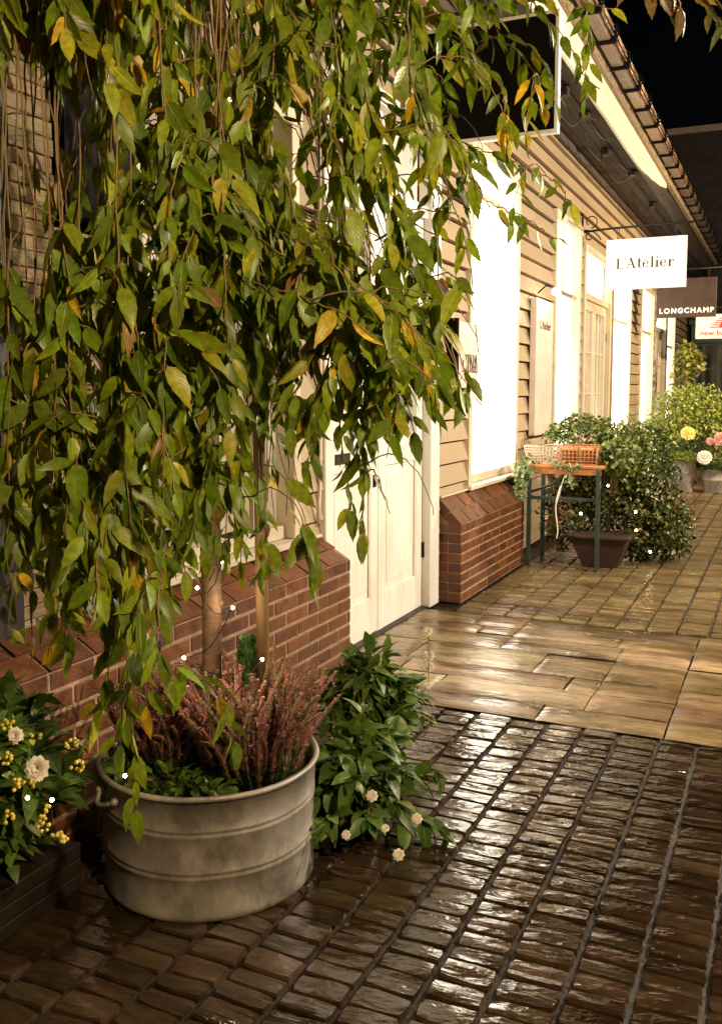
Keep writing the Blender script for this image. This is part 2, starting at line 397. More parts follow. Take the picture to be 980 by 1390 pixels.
bk.box(XF-4, XF-.26, 24.0-.2, 24, 0, 4.3); bk.box(XF-4, XF-.26, -4, -3.8, 0, 4.3); bk.box(XF-.25, XF-.021, -4, 2.0, 0, 4.3)
bk.build('wall_core', 'dark_timber', B)
# rough boards at the near end
rb = MB(); z = 0.6
while z < 4.2:
    e = .052*random.uniform(.85, 1.2)
    rb.box(XF-.02, XF+.012+random.uniform(-.005, .006), -3.8, 2.575, z, z+e-.004, jit((1, 1, 1), .3, .08), .003)
    z += e
rb.build('rough_board_wall', 'rough_board', B)
po = MB(); po.box(XF-.02, XF+.035, 2.10, 2.355, .62, 4.2, ch=.006); po.box(XF+.036, XF+.048, 2.14, 2.31, .62, 4.2, ch=.004); po.build('corner_post', 'dark_timber', B)

def window(y0, y1, z0, z1, pane, mull, trans, casing='trim_paint', sill=True, subs=None, cw=.075, up=2):
    """cased window: casing + sill outside the opening, sashes with glazing bars, lit room behind the glass"""
    c = MB(); d = .05
    for a, b_ in ((y0, y0+cw), (y1-cw, y1)): c.box(XF-.11, XF+d, a, b_, z0, z1, ch=.004)
    c.box(XF-.03, XF+d+.01, y0-.02, y1+.02, z1-cw, z1+.02, ch=.004)
    c.box(XF-.05, XF-.005, y0+cw+.001, y1-cw-.001, z0+.001, z0+.07, ch=.004)
    fr = c.build('window_frame', casing, B)
    q = MB(); a0, a1 = y0+cw, y1-cw
    for tz in trans: q.box(XF-.047, XF-.008, a0, a1, tz-.022, tz+.022, ch=.003)
    for k in range(1, mull):
        yy = a0+(a1-a0)*k/mull; q.box(XF-.044, XF-.012, yy-.018, yy+.018, z0+.07, z1-cw, ch=.003)
    for (k, zz0, zz1) in (subs or []):
        for j in range(1, k):
            yy = a0+(a1-a0)*j/k; q.box(XF-.040, XF-.016, yy-.009, yy+.009, zz0, zz1)
    q.build('glazing_bars', 'bar_paint', fr)
    p = MB(); p.add([(XF-.06, a0+.001, z0), (XF-.06, a1-.001, z0), (XF-.06, a1-.001, z1-.02), (XF-.06, a0+.001, z1-.02)], [(0, 1, 2, 3)])
    p.build('window_pane', pane, fr)
    if sill:
        s_ = MB(); s_.box(XF-.03, XF+.085, y0-.04, y1+.04, z0-.035, z0-.001, ch=.006); s_.build('sill', casing, fr)
    return fr
# near window (behind the tree)
window(2.98, 4.30, .79, 2.95, 'win_low', 2, [2.1], subs=[(4, .86, 2.08), (4, 2.12, 2.9)])
pn = MB(); pn.add([(XF-.07, 2.58, .79), (XF-.07, 2.98, .79), (XF-.07, 2.98, 2.95), (XF-.07, 2.58, 2.95)], [(0, 1, 2, 3)]); pn.build('side_pane', 'dark_glass', B)
sb = MB(); zz = .84
while zz < 2.12:
    sb.box(XF-.055, XF-.04+random.uniform(-.004, .004), 2.59, 2.97, zz, zz+.014, jit((1, 1, 1), .3, .1)); zz += .018
sb.build('slatted_blind', 'rough_board', B)
window(7.12, 8.58, .80, 3.50, 'win_hot', 1, [3.16], subs=[(3, 3.18, 3.44)])
window(10.03, 11.36, .80, 3.46, 'win_mid', 1, [2.66], subs=[(2, 2.68, 3.4)])
window(13.60, 15.25, .80, 3.35, 'win_hot', 1, [2.6])
window(16.35, 17.95, .80, 3.35, 'win_mid', 1, [2.6], subs=[(2, .9, 2.58)])
window(19.95, 21.40, .80, 3.30, 'win_mid', 1, [2.5])

def panel_ridge(mb, y0, y1, z0, z1, x, w=.014):
    for a, b_, c, d in ((y0, y1, z0, z0+w), (y0, y1, z1-w, z1), (y0, y0+w, z0+w, z1-w), (y1-w, y1, z0+w, z1-w)):
        mb.box(x-.001, x+.009, a, b_, c, d, ch=.003)
def door_leaf(y0, y1, side, mat='white_paint', pane='win_soft', glaz=(1.22, 2.62), bars=(2, 2), zt=2.74, hinge=True):
    x = XF-.012; st = .105
    m = MB(); m.box(x-.045, x, y0, y0+st, .012, zt); m.box(x-.045, x, y1-st, y1, .012, zt)
    m.box(x-.045, x-.0005, y0+st, y1-st, .012, .235); m.box(x-.045, x-.0005, y0+st, y1-st, glaz[0]-.13, glaz[0]); m.box(x-.045, x-.0005, y0+st, y1-st, glaz[1], zt)
    m.box(x-.045, x-.016, y0+st, y1-st, .235, glaz[0]-.13)      # recessed lower panel
    panel_ridge(m, y0+st, y1-st, .235, glaz[0]-.13, x-.012, .016)
    m.box(x-.045, x-.010, y0+st+.06, y1-st-.06, .30, glaz[0]-.195, ch=.004)
    d = m.build('door_leaf', mat, B)
    q = MB(); a0, a1 = y0+st, y1-st
    for k in range(1, bars[0]):
        yy = a0+(a1-a0)*k/bars[0]; q.box(x-.036, x-.006, yy-.011, yy+.011, glaz[0], glaz[1], ch=.002)
    for k in range(1, bars[1]):
        zz = glaz[0]+(glaz[1]-glaz[0])*k/bars[1]; q.box(x-.035, x-.007, a0, a1, zz-.011, zz+.011, ch=.002)
    q.build('glazing_bars', mat, d)
    p = MB(); p.add([(x-.05, a0, glaz[0]), (x-.05, a1, glaz[0]), (x-.05, a1, glaz[1]), (x-.05, a0, glaz[1])], [(0, 1, 2, 3)]); p.build('door_pane', pane, d)
    if hinge:
        for zc in (.42, 2.3):
            h = MB()
            yc = y1+.012 if side > 0 else y0-.012
            h.box(x-.002, x+.010, yc-.016, yc+.016, zc-.055, zc+.055, ch=.002)
            h.tube([(x+.014, yc, zc-.058), (x+.014, yc, zc+.058)], .006, 8)
            h.build('hinge', 'iron', d)
    return d
d1 = door_leaf(4.672, 5.438, -1); d2 = door_leaf(5.446, 6.225, 1)
k = MB(); k.lathe([(0, .0), (.011, .0), (.017, .018), (.016, .032), (0, .038)], (0, 0, 0), 12)
k.v = [(XF-.012+p[2], 5.385+p[0], .985+p[1]) for p in k.v]; k.box(XF-.013, XF-.007, 5.362, 5.408, .95, 1.03, ch=.002); k.build('door_knob', 'iron', d1)
k = MB(); k.box(XF-.013, XF-.006, 4.82, 5.02, 1.128, 1.19, ch=.002); k.build('letter_flap', 'iron', d1)
f = MB()
f.box(XF-.05, XF+.055, 4.572, 4.668, 0, 3.30, ch=.005); f.box(XF-.05, XF+.055, 6.235, 6.415, 0, 3.30, ch=.005)
f.box(XF-.05, XF+.065, 4.55, 6.44, 3.27, 3.36, ch=.005); f.box(XF-.049, XF+.02, 4.669, 6.234, 2.745, 2.83, ch=.004); f.box(XF-.049, XF+.01, 5.42, 5.46, 2.83, 3.27, ch=.003)
fr = f.build('door_frame', 'white_paint', B)
p = MB(); p.add([(XF-.06, 4.67, 2.8), (XF-.06, 6.23, 2.8), (XF-.06, 6.23, 3.28), (XF-.06, 4.67, 3.28)], [(0, 1, 2, 3)]); p.build('fanlight_pane', 'win_soft', fr)
st = MB(); st.box(XF-.05, XF+.035, 4.67, 6.234, -.01, .010); st.build('threshold', 'dark_timber', fr)
# second and third doors down the lane
for (a, b_, mt, pane) in ((11.55, 13.45, 'brown_frame', 'win_soft'), (18.15, 19.75, 'brown_frame', 'win_soft')):
    f = MB(); f.box(XF-.05, XF+.055, a+.01, a+.09, 0, 3.30, ch=.005); f.box(XF-.05, XF+.055, b_-.09, b_-.01, 0, 3.30, ch=.005)
    f.box(XF-.05, XF+.065, a, b_, 3.24, 3.33, ch=.005); f.box(XF-.049, XF+.02, a+.09, b_-.09, 2.70, 2.78, ch=.004); fr = f.build('door_frame', 'trim_paint', B)
    p = MB(); p.add([(XF-.06, a+.09, 2.74), (XF-.06, b_-.09, 2.74), (XF-.06, b_-.09, 3.26), (XF-.06, a+.09, 3.26)], [(0, 1, 2, 3)]); p.build('fanlight_pane', 'win_mid', fr)
    mid = (a+b_)/2
    door_leaf(a+.095, mid-.004, -1, 'trim_paint', 'win_soft', (1.0, 2.58), (3, 3), 2.695); door_leaf(mid+.004, b_-.095, 1, 'trim_paint', 'win_soft', (1.0, 2.58), (3, 3), 2.695)
    bs = MB(); bs.box(XF-.02, XF+.075, b_-.008, b_+.07, 0, 3.25, ch=.004); bs.build('jamb_post', 'brown_frame', fr)
# cable pipe left of the door
cb = MB(); cb.tube([(XF+.06, 4.47, .84), (XF+.06, 4.475, .95), (XF+.045, 4.52, 1.05), (XF+.045, 4.525, 1.6), (XF+.05, 4.52, 3.0)], .012, 8); cb.tube([(XF+.03, 4.55, .82), (XF+.04, 4.548, 1.2), (XF+.04, 4.552, 3.2)], .005, 6); cb.build('cable_pipe', 'trim_paint', B)

# brick plinths with bevelled plinth-brick tops
def bricks(name, y0, y1, xf, ztop, zcap, end0, end1):
    bm_ = MB(); mo = MB(); ch = .075; n = int(round(ztop/ch)); ch = ztop/n
    mo.box(XF-.02, xf-.0035, y0+.007, y1-.007, 0, ztop-.002)
    tin = lambda: jit(random.choice([(1, 1, 1), (1.1, 1.0, .9), (.72, .7, .75), (1.25, 1.2, 1.1), (.9, .8, .8)]), .15, .05)
    for r in range(n):
        z0, z1 = r*ch+.006, (r+1)*ch-.005
        y = y0 - (.1125 if r % 2 else 0)
        while y < y1:
            a, b_ = max(y, y0), min(y+.215, y1)
            if b_-a > .03:
                o = random.uniform(-.0025, .0025)
                bm_.box(xf-.10, xf+o, a+(.0 if a == y0 else .0), b_, z0, z1, tin(), .004)
            y += .225
        for e, yy in ((end0, y0), (end1, y1)):
            if e:      # return face
                x = xf-.105
                while x > XF:
                    a = max(XF, x-(.1 if r % 2 else .14)); bm_.box(a+.006, x-.004, yy if yy == y0 else yy-.1, yy+.1 if yy == y0 else yy, z0, z1, tin(), .004); x = a
    # two sloping courses
    sx = (XF+.03-xf)/2; sz = (zcap-ztop)/2
    for r in range(2):
        y = y0 - (.06 if r else 0)
        xa, za = xf+sx*r, ztop+sz*r; xb, zb = xf+sx*(r+1), ztop+sz*(r+1)
        while y < y1:
            a, b_ = max(y, y0)+.004, min(y+.215, y1)-.004
            if b_-a > .03:
                o = random.uniform(-.002, .003); t = tin()
                nx, nz = sz, -sx; L = math.hypot(nx, nz); nx, nz = nx/L, nz/L
                P = [(xa+nx*o, za+nz*o+.003), (xb+nx*o+.003, zb+nz*o-.003), (xb+nx*o+.003-nx*.07, zb-nz*.07), (xa-nx*.07, za-nz*.07)]
                def q(y_, g): return [(px_, y_, pz_-g) for px_, pz_ in P]
                v = q(a, .0) + q(b_, 0)
                bm_.add(v, [(0, 1, 5, 4), (1, 2, 6, 5), (3, 0, 4, 7), (0, 3, 2, 1), (4, 5, 6, 7)], t)
            y += .225
    mo.add([(xf-.008, y0+.006, ztop), (XF+.028, y0+.006, zcap-.009), (XF-.02, y0+.006, zcap-.009), (XF-.02, y0+.006, ztop-.01)] +
           [(xf-.008, y1-.006, ztop), (XF+.028, y1-.006, zcap-.009), (XF-.02, y1-.006, zcap-.009), (XF-.02, y1-.006, ztop-.01)],
           [(0, 1, 5, 4), (0, 3, 2, 1), (4, 5, 6, 7), (1, 2, 6, 5)])
    b_ = bm_.build(name, 'brick', B); mo.build('mortar_bed', 'mortar', b_); return b_
bricks('brick_plinth', -3.8, 4.56, -2.145, .645, .755, False, True)
bricks('brick_plinth', 6.46, 8.24, -2.145, .585, .765, True, True)
sl = MB(); sl.box(XF-.02, XF+.055, 6.47, 7.10, .768, .785, ch=.003); sl.build('lead_flashing', 'trim_paint', B)
sl = MB(); sl.box(XF-.02, XF+.055, 4.30, 4.53, .758, .775, ch=.003); sl.build('lead_flashing', 'trim_paint', B)
bricks('brick_plinth', 9.95, 11.5, -2.20, .53, .765, True, True)

# eaves: dark soffit boards, pale fascia, mortar edge, tiles
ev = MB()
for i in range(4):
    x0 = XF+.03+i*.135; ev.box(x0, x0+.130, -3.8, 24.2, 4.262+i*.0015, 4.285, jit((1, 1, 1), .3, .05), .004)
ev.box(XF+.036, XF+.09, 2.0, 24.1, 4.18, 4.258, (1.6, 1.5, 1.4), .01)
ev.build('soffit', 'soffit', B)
fa = MB(); yk = [-3.8+.3*i for i in range(62)]
bot = lambda y: 4.235+.012*noise.noise(Vector((y*1.7, 0, 0)))+max(0, (y-11.6)/3.0)**1.5*.27  # end tapered to the shape of the light, dark board beyond it
poly = [(y, bot(y)) for y in yk if y < 14.6]+[(14.6, 4.52), (14.6, 4.56)]+[(-3.8, 4.56)]
nP = len(poly)-3
for i in range(nP-1):
    a, b_ = poly[i], poly[i+1]; fa.prism([(a[0], a[1]), (b_[0], b_[1]), (b_[0], 4.56), (a[0], 4.56)], lambda u, v, d: (XF+.58+d, u, v), 0, .025)
fa.build('lit_fascia', 'fascia_paint', B)
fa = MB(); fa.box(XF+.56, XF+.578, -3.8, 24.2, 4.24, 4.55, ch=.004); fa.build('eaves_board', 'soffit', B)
le = MB(); nseg = 260
vs = []; 
for i in range(nseg+1):
    y = -3.8 + 28*i/nseg
    def q(a, b_): return .018*noise.noise(Vector((y*9+a, a*7, b_)))
    vs += [(XF+.585, y, 4.562), (XF+.64+q(1, 2), y, 4.57+q(3, 1)), (XF+.69+q(5, 2), y, 4.66+q(2, 9)), (XF+.67, y, 4.71)]
le.add(vs, [(i*4+j, (i+1)*4+j, (i+1)*4+j+1, i*4+j+1) for i in range(nseg) for j in range(3)])
le.build('mortar_edge', 'lead_edge', B)
tl = MB(); y = -3.8; slope = math.tan(R(36))
while y < 24.2:
    w = .235; t = jit((1, 1, 1), .35, .06); lift = random.uniform(-.008, .008)
    for r in range(9):
        x0 = XF+.80-r*.30; z0 = 4.70+r*.30*slope + lift
        vs = []
        for i in range(7):
            a = i/6; zz = .030*math.sin(a*math.pi)**2 if a < .66 else .030*math.sin(a*math.pi)**2-.004
            yy = y+w*a*1.06
            vs += [(x0, yy, z0+zz+.010), (x0, yy, z0+zz-.012), (x0-.34, yy, z0+.34*slope+zz-.004)]
        fs = []
        for i in range(6): fs += [(i*3+1, i*3, i*3+3, i*3+4), (i*3, i*3+2, i*3+5, i*3+3), (i*3+1, i*3+4, i*3+5, i*3+2)]
        fs += [(0, 1, 2), (18, 20, 19)]
        tl.add(vs, fs, jit(t, .2, .03), smooth=False)
    y += w
rf = tl.build('roof', 'roof_tile', B)
y = -3.6
gt = MB(); cps = []
while y < 24:
    gt.box(XF+.70+random.uniform(-.006, .006), XF+.815, y+.04, y+.68, 4.605, 4.69+random.uniform(-.004, .004), jit((1, 1, 1), .35, .08), .008)
    for k_, (dx, dz) in enumerate(((.832, .045), (.838, .085), (.830, .125))): gt.tube([(XF+dx, y+.035, 4.60+dz), (XF+dx, y+.685, 4.60+dz)], .010, 7, jit((1.6, 1.5, 1.4), .3))  # tubes tinted paler to put the rail highlights into the colour
    cps.append(y)
    y += .72
g_ = gt.build('gutter', 'gutter_metal', rf); 
cp = MB(); y = cps[0]; cp.box(XF+.69, XF+.86, y-.018, y+.018, 4.585, 4.745, ch=.004); cp.tube([(XF+.85, y, 4.6), (XF+.88, y, 4.68), (XF+.85, y, 4.76)], .007, 6); c0_ = cp.build('gutter_clip', 'black_paint', rf)
for y in cps[1:]:
    c_ = c0_.copy(); COL.objects.link(c_); c_.parent = rf; c_.location.y += y-cps[0]

# wiring and lamp boxes under the eaves
for y in (7.3, 8.55, 9.4, 10.9, 12.1, 14.2, 17.1):
    ox = random.uniform(-.12, .04); w_ = random.uniform(.07, .16)
    wr = MB(); wr.box(XF+.42+ox, XF+.51+ox, y, y+w_, 4.262-random.uniform(.05, .10), 4.2615, ch=.008); wr.build('junction_box', 'iron', B)
    wr = MB(); wr.tube(bez([Vector(p) for p in [(XF+.44+ox, y+.02, 4.2), (XF+.34, y-.12, 4.10), (XF+.27, y-.4, 4.17), (XF+.3, y-random.uniform(.6, .9), 4.262)]], 5), .008, 6); wr.build('cable', 'iron', B)
    wr = MB(); wr.tube(bez([Vector(p) for p in [(XF+.47+ox, y+w_, 4.2), (XF+.52, y+.45, 4.11), (XF+.50, y+random.uniform(.8, 1.1), 4.22)]], 5), .006, 6); wr.build('cable', 'iron', B)

# ------------------------------------------------------------------ end building
E_ = thing('teal_shop', (0, 24.8, 0), 'dark building with a teal shopfront closing the far end of the lane', 'building')
m = MB(); m.box(-7, 9, 25, 30, 0, 7.9); m.build('wall', 'far_render', E_)
m = MB(); m.box(-7.1, 9.1, 24.93, 25.0, 7.9, 8.05); m.build('coping', 'far_coping', E_)
m = MB(); m.box(-2.3, 3.2, 24.8, 24.98, 0, 3.3, ch=.01)
for k_ in range(5): m.box(-2.3+k_*1.3, -2.18+k_*1.3, 24.76, 24.8, 0, 2.75, ch=.01)
m.box(-2.3, 3.2, 24.70, 24.80, 2.75, 2.86, ch=.01); m.box(-2.35, 3.25, 24.66, 24.8, 3.2, 3.32, ch=.01)
for k_ in range(4):
    m.box(-2.1+k_*1.3, -1.1+k_*1.3, 24.78, 24.8, .1, .8, ch=.01)
    for j in (1, 2): m.box(-2.18+k_*1.3, -1.0+k_*1.3, 24.77, 24.799, .9+j*.6, .94+j*.6)
m.build('shopfront', 'teal_paint', E_)
m = MB()
for k_ in range(4): m.box(-2.1+k_*1.3, -1.08+k_*1.3, 24.785, 24.797, .92, 2.7)
m.build('shop_window', 'dark_glass', E_)

# ------------------------------------------------------------------ lettering
def serif_polys(text):
    """high-contrast serif letters in em units, as outlines; returns polygons and width"""
    P = []; x = 0
    T, t = .13, .045
    def rect(a, b_, c, d): P.append([(x+a, c), (x+b_, c), (x+b_, d), (x+a, d)])
    def ser(cx, y, w=.13): P.append([(x+cx-w, y), (x+cx+w, y), (x+cx+w, y+t), (x+cx-w, y+t)])
    def ring(cx, cy_, rx, ry, a0, a1, th=T, n=16):
        pts_o = []; pts_i = []
        for i in range(n+1):
            a = R(a0+(a1-a0)*i/n); c, s_ = math.cos(a), math.sin(a)
            pts_o.append((x+cx+rx*c, cy_+ry*s_)); k_ = t+(th-t)*abs(c)**1.3
            pts_i.append((x+cx+(rx-k_)*c, cy_+(ry-t)*s_))
        for i in range(n): P.append([pts_o[i], pts_o[i+1], pts_i[i+1], pts_i[i]])
    def dia(x0, y0, x1, y1, w): P.append([(x+x0-w/2, y0), (x+x0+w/2, y0), (x+x1+w/2, y1), (x+x1-w/2, y1)])
    for ch in text:
        if ch == 'L':
            rect(.1, .1+T, 0, .7); ser(.15, 0); ser(.15, .7-t); rect(.15, .5, 0, t); dia(.47, t, .5, .2, t); x += .56
        elif ch == "'":
            dia(.06, .52, .09, .72, .05); x += .13
        elif ch == 'A':
            dia(.07, 0, .32, .7, t); dia(.57, 0, .32, .7, T); rect(.16, .48, .22, .22+t); ser(.07, 0, .09); ser(.57, 0, .12); x += .72
        elif ch == 't':
            rect(.1, .1+T, .05, .66); rect(.0, .32, .45, .45+t); ring(.24, .1, .12, .1, 180, 320, .07); x += .36
        elif ch == 'e':
            ring(.24, .24, .22, .25, 20, 330); rect(.06, .44, .25, .25+t); x += .50
        elif ch == 'l':
            rect(.1, .1+T, 0, .74); ser(.15, 0); rect(.02, .12, .71, .74); x += .32
        elif ch == 'i':
            rect(.1, .1+T, 0, .47); ser(.15, 0); rect(.02, .12, .44, .47); rect(.1, .1+T, .60, .70); x += .32
        elif ch == 'r':
            rect(.1, .1+T, 0, .47); ser(.15, 0); rect(.02, .12, .44, .47); ring(.34, .33, .14, .14, 30, 180, .06); rect(.36, .46, .34, .43); x += .48
        elif ch == 'C':
            ring(.34, .35, .32, .36, 40, 320); rect(.56, .59, .48, .66); x += .70
        elif ch == 'I':
            rect(.12, .12+T, 0, .7); ser(.17, 0); ser(.17, .7-t); x += .38
        elif ch == 'N':
            rect(.1, .1+t, 0, .7); rect(.56, .56+t, 0, .7); dia(.57, 0, .12, .7, T); ser(.11, 0, .09); ser(.57, .7-t, .09); x += .72
    return P, x
def put_serif(name, text, fn, width, depth, mat, parent):
    P, w = serif_polys(text); k_ = width/w; m = MB()
    for i, poly in enumerate(P): m.prism([(u*k_, v*k_) for u, v in poly], fn, 0, depth+.0002*(i % 5))
    return m.build(name, mat, parent)
def put_font(name, text, loc, rot, size, mat, parent, bold=0, space=1, sx=1, ex_=.002, align='LEFT'):
    cu = bpy.data.curves.new(name, 'FONT'); cu.body = text; cu.size = size; cu.offset = bold; cu.space_character = space
    cu.extrude = ex_; cu.align_x = align; cu.materials.append(MATS[mat])
    tmp = bpy.data.objects.new(name, cu); COL.objects.link(tmp); bpy.context.view_layer.update(); me = bpy.data.meshes.new_from_object(tmp.evaluated_get(bpy.context.evaluated_depsgraph_get())); bpy.data.objects.remove(tmp); me.materials.clear(); me.materials.append(MATS[mat]); o = bpy.data.objects.new(name, me); COL.objects.link(o); o.parent = parent; o['_o'] = (0, 0, 0)
    org = Vector(parent['_o']); o.location = Vector(loc)-org; o.rotation_euler = rot; o.scale = (sx, 1, 1); return o

# ------------------------------------------------------------------ hanging signs
def bracket(name, y, z, x1, label, group='iron brackets of the hanging signs', ringr=.05):
    t_ = thing(name, (XF+.03, y, z), label, 'bracket', group)
    m = MB(); m.tube([(XF+.035, y, z-.02), (XF+.4, y, z), (x1, y, z+.012)], .013, 8); m.build('arm', 'iron', t_)
    m = MB(); m.box(XF+.03, XF+.046, y-.02, y+.02, z-.22, z+.2, ch=.003); m.build('wall_plate', 'iron', t_)
    m = MB()
    def loop(cx, cz, r, a0, a1, r2=None):
        m.tube([(cx+(r+((r2 or r)-r)*i/20)*math.cos(R(a0+(a1-a0)*i/20)), y, cz+(r+((r2 or r)-r)*i/20)*math.sin(R(a0+(a1-a0)*i/20))) for i in range(21)], .007, 6)
    loop(XF+.14, z+.095, .075, -90, 230, .05); loop(XF+.05, z-.2, .2, 85, 20, .22); loop(XF+.12, z-.08, .045, 90, 330, .03)
    m.build('scroll', 'iron', t_); return t_
def hooks(S, xs, y, z0, z1):
    for x in xs:
        m = MB()
        m.tube([(x+.014*math.cos(a*.5), y, z0+(z1-z0)*.5+(z1-z0)*.5*math.sin(a*.5)) for a in range(13)], .004, 6)
        m.tube([(x, y, z0-.012), (x, y, z0+.01)], .005, 6); m.build('hook', 'iron', S)
# nearest sign: back of a dark panel with a pale frame
bracket('sign_bracket', 5.78, 3.90, -1.28, 'scrolled black iron bracket above the large black sign')
S = thing('hanging_sign', (-1.76, 5.78, 3.1), 'large black hanging sign with a thin pale edge, half hidden by cherry leaves', 'sign', 'hanging shop signs')
m = MB(); m.box(-2.19, -1.355, 5.765, 5.795, 3.13, 3.80); m.build('panel', 'black_paint', S)
m = MB()
m.box(-2.215, -1.33, 5.755, 5.806, 3.105, 3.129, ch=.003); m.box(-1.354, -1.33, 5.755, 5.806, 3.1295, 3.82, ch=.003); m.box(-2.215, -2.191, 5.755, 5.806, 3.1295, 3.82, ch=.003); m.box(-2.19, -1.355, 5.755, 5.806, 3.801, 3.82, ch=.003)
m.build('edge_frame', 'sign_white', S)
hooks(S, (-2.05, -1.5), 5.78, 3.82, 3.9)
bracket('sign_bracket', 11.4, 3.46, -1.02, 'thin scrolled iron bracket holding the white sign')
S = thing('hanging_sign', (-1.58, 11.4, 2.75), "white rectangular hanging sign lettered L'Atelier", 'sign', 'hanging shop signs')
m = MB(); m.box(-2.03, -1.13, 11.385, 11.415, 2.745, 3.325, ch=.004); m.build('panel', 'sign_white', S)
put_serif('lettering', "L'Atelier", lambda u, v, d: (-1.92+u, 11.3845-d, 2.985+v*1.0), .66, .0015, 'letter_black', S)
hooks(S, (-1.9, -1.25), 11.4, 3.33, 3.46)
bracket('sign_bracket', 15.5, 3.44, -.95, 'thin iron bracket holding the brown sign')
S = thing('hanging_sign', (-1.52, 15.5, 2.7), 'brown hanging sign with small white capitals along its bottom edge', 'sign', 'hanging shop signs')
m = MB(); m.box(-1.965, -1.085, 15.48, 15.52, 2.705, 3.31, ch=.004); m.build('panel', 'sign_brown', S)
put_font('lettering', 'LONGCHAMP', (-1.52, 15.477, 2.775), (R(90), 0, 0), .108, 'letter_white', S, .0035, 1.3, 1, align='CENTER')
hooks(S, (-1.85, -1.2), 15.5, 3.31, 3.44)
bracket('sign_bracket', 18.4, 3.08, -.62, 'far iron bracket holding the white sign with red letters')
S = thing('hanging_sign', (-1.2, 18.4, 2.5), 'white hanging sign with a striped red letter N over red lowercase letters', 'sign', 'hanging shop signs')
m = MB(); m.box(-1.63, -.75, 18.38, 18.42, 2.52, 2.965, ch=.004); m.build('panel', 'sign_white', S)
m = MB(); fN = lambda u, v, d: (-1.19+u, 18.3785-d, 2.715+v)
sh = lambda v: v*.45
def para(x0, x1, y0, y1): m.prism([(x0+sh(y0), y0), (x1+sh(y0), y0), (x1+sh(y1), y1), (x0+sh(y1), y1)], fN, 0, .002)
for i in range(5): y0 = i*.04; para(-.20+i*.018, -.045, y0+.004, y0+.024)      # speed stripes
para(-.045, .03, 0, .2); para(.12, .19, 0, .2); m.prism([(.03+sh(.2), .2), (-.01+sh(.2), .2), (.10, .0), (.16, .0)], fN, .0005, .0025)
m.build('emblem', 'letter_red', S)
put_font('lettering', 'new balance', (-1.19, 18.377, 2.585), (R(90), 0, 0), .125, 'letter_red', S, .001, 1.05, 1.1, align='CENTER')
hooks(S, (-1.5, -.9), 18.4, 2.965, 3.08)

# wall board beside the door
S = thing('wall_sign', (XF+.06, 6.8, 1.85), 'pale pink board with dark raised serif capitals between the white door and the brightest window', 'sign')
m = MB(); m.box(XF+.036, XF+.125, 6.62, 7.09, 1.58, 2.07, ch=.004); m.build('panel', 'sign_pink', S)
m = MB(); m.box(XF+.036, XF+.127, 6.575, 6.6185, 1.50, 2.09, ch=.003); m.build('side_edge', 'black_paint', S)
put_serif('lettering', 'CINA', lambda u, v, d: (XF+.1255+d+.010, 6.67+u, 1.70+v*1.25), .38, .004, 'letter_black', S)
# tall lit plaque between windows
S = thing('wall_plaque', (XF+.06, 9.35, 1.2), "tall cream plaque lettered L'Atelier on the clapboards between two lit windows", 'sign')
m = MB(); m.box(XF+.036, XF+.10, 9.02, 9.72, 1.12, 2.46, ch=.005); m.build('panel', 'sign_pink', S)
put_serif('lettering', "L'Atelier", lambda u, v, d: (XF+.101+d, 9.16+u, 2.17+v), .44, .002, 'letter_black', S)
L_ = thing('picture_lamp', (XF+.1, 9.3, 2.5), 'small glowing lamp above the tall cream plaque', 'lamp')
m = MB(); m.tube([(XF+.03, 9.3, 2.52), (XF+.12, 9.3, 2.60), (XF+.22, 9.3, 2.56)], .008, 8); m.build('arm', 'iron', L_)
m = MB(); m.tube([(XF+.22, 9.26, 2.53), (XF+.22, 9.34, 2.53)], .035, 10); m.build('bulb', 'lamp_glow', L_)
# dark board on the near wall
m = MB(); m.box(XF-.02, XF+.04, 2.60, 3.02, 2.17, 3.1, ch=.004)
tag(m.build('wall_board', 'black_paint', None, (XF, 2.8, 2.17)), 'blank black board on the wall behind the hanging cherry leaves', 'board')

# ------------------------------------------------------------------ leaf makers
def frame(d, n):
    d = d.normalized(); n = (n - d*n.dot(d))
    if n.length < 1e-4: n = d.orthogonal()
    n.normalize(); return d, n, d.cross(n)
def rv(a=1): return Vector((random.uniform(-a, a), random.uniform(-a, a), random.uniform(-a, a)))
def big_leaf(mb, base, d, n, L, W, col, droop=.25, fold=.25, st=9, serr=True):
    d, n, s_ = frame(d, n); vs = []; uv = []
    tw = random.uniform(-.5, .5); wv = random.uniform(0, 6)
    for i in range(st+1):
        t_ = i/st
        w = W*(math.sin(math.pi*min(1, t_**.78))**.85)*(1-.25*t_) if 0 < t_ < 1 else 0
        if t_ > .85: w *= .75
        if serr: w *= 1 + (.05 if i % 2 else -.05)
        c = base + d*(L*(t_-.12*droop*t_*t_)) + (-n*droop*.9 + Vector((0, 0, -1))*droop*.35)*L*t_*t_*.5
        a = tw*t_; sd = s_*math.cos(a)+n*math.sin(a); nn = n*math.cos(a)-s_*math.sin(a)
        rip = .06*L*math.sin(t_*11+wv)
        vs += [c - sd*w + nn*(fold*w+rip*w*8*.2), c, c + sd*w + nn*(fold*w-rip*w*8*.2)]
        uv += [(-1, t_), (0, t_), (1, t_)]
    fs = [(i*3+k, i*3+k+1, i*3+k+4, i*3+k+3) for i in range(st) for k in (0, 1)]
    mb.add(vs, fs, col, uv, True)
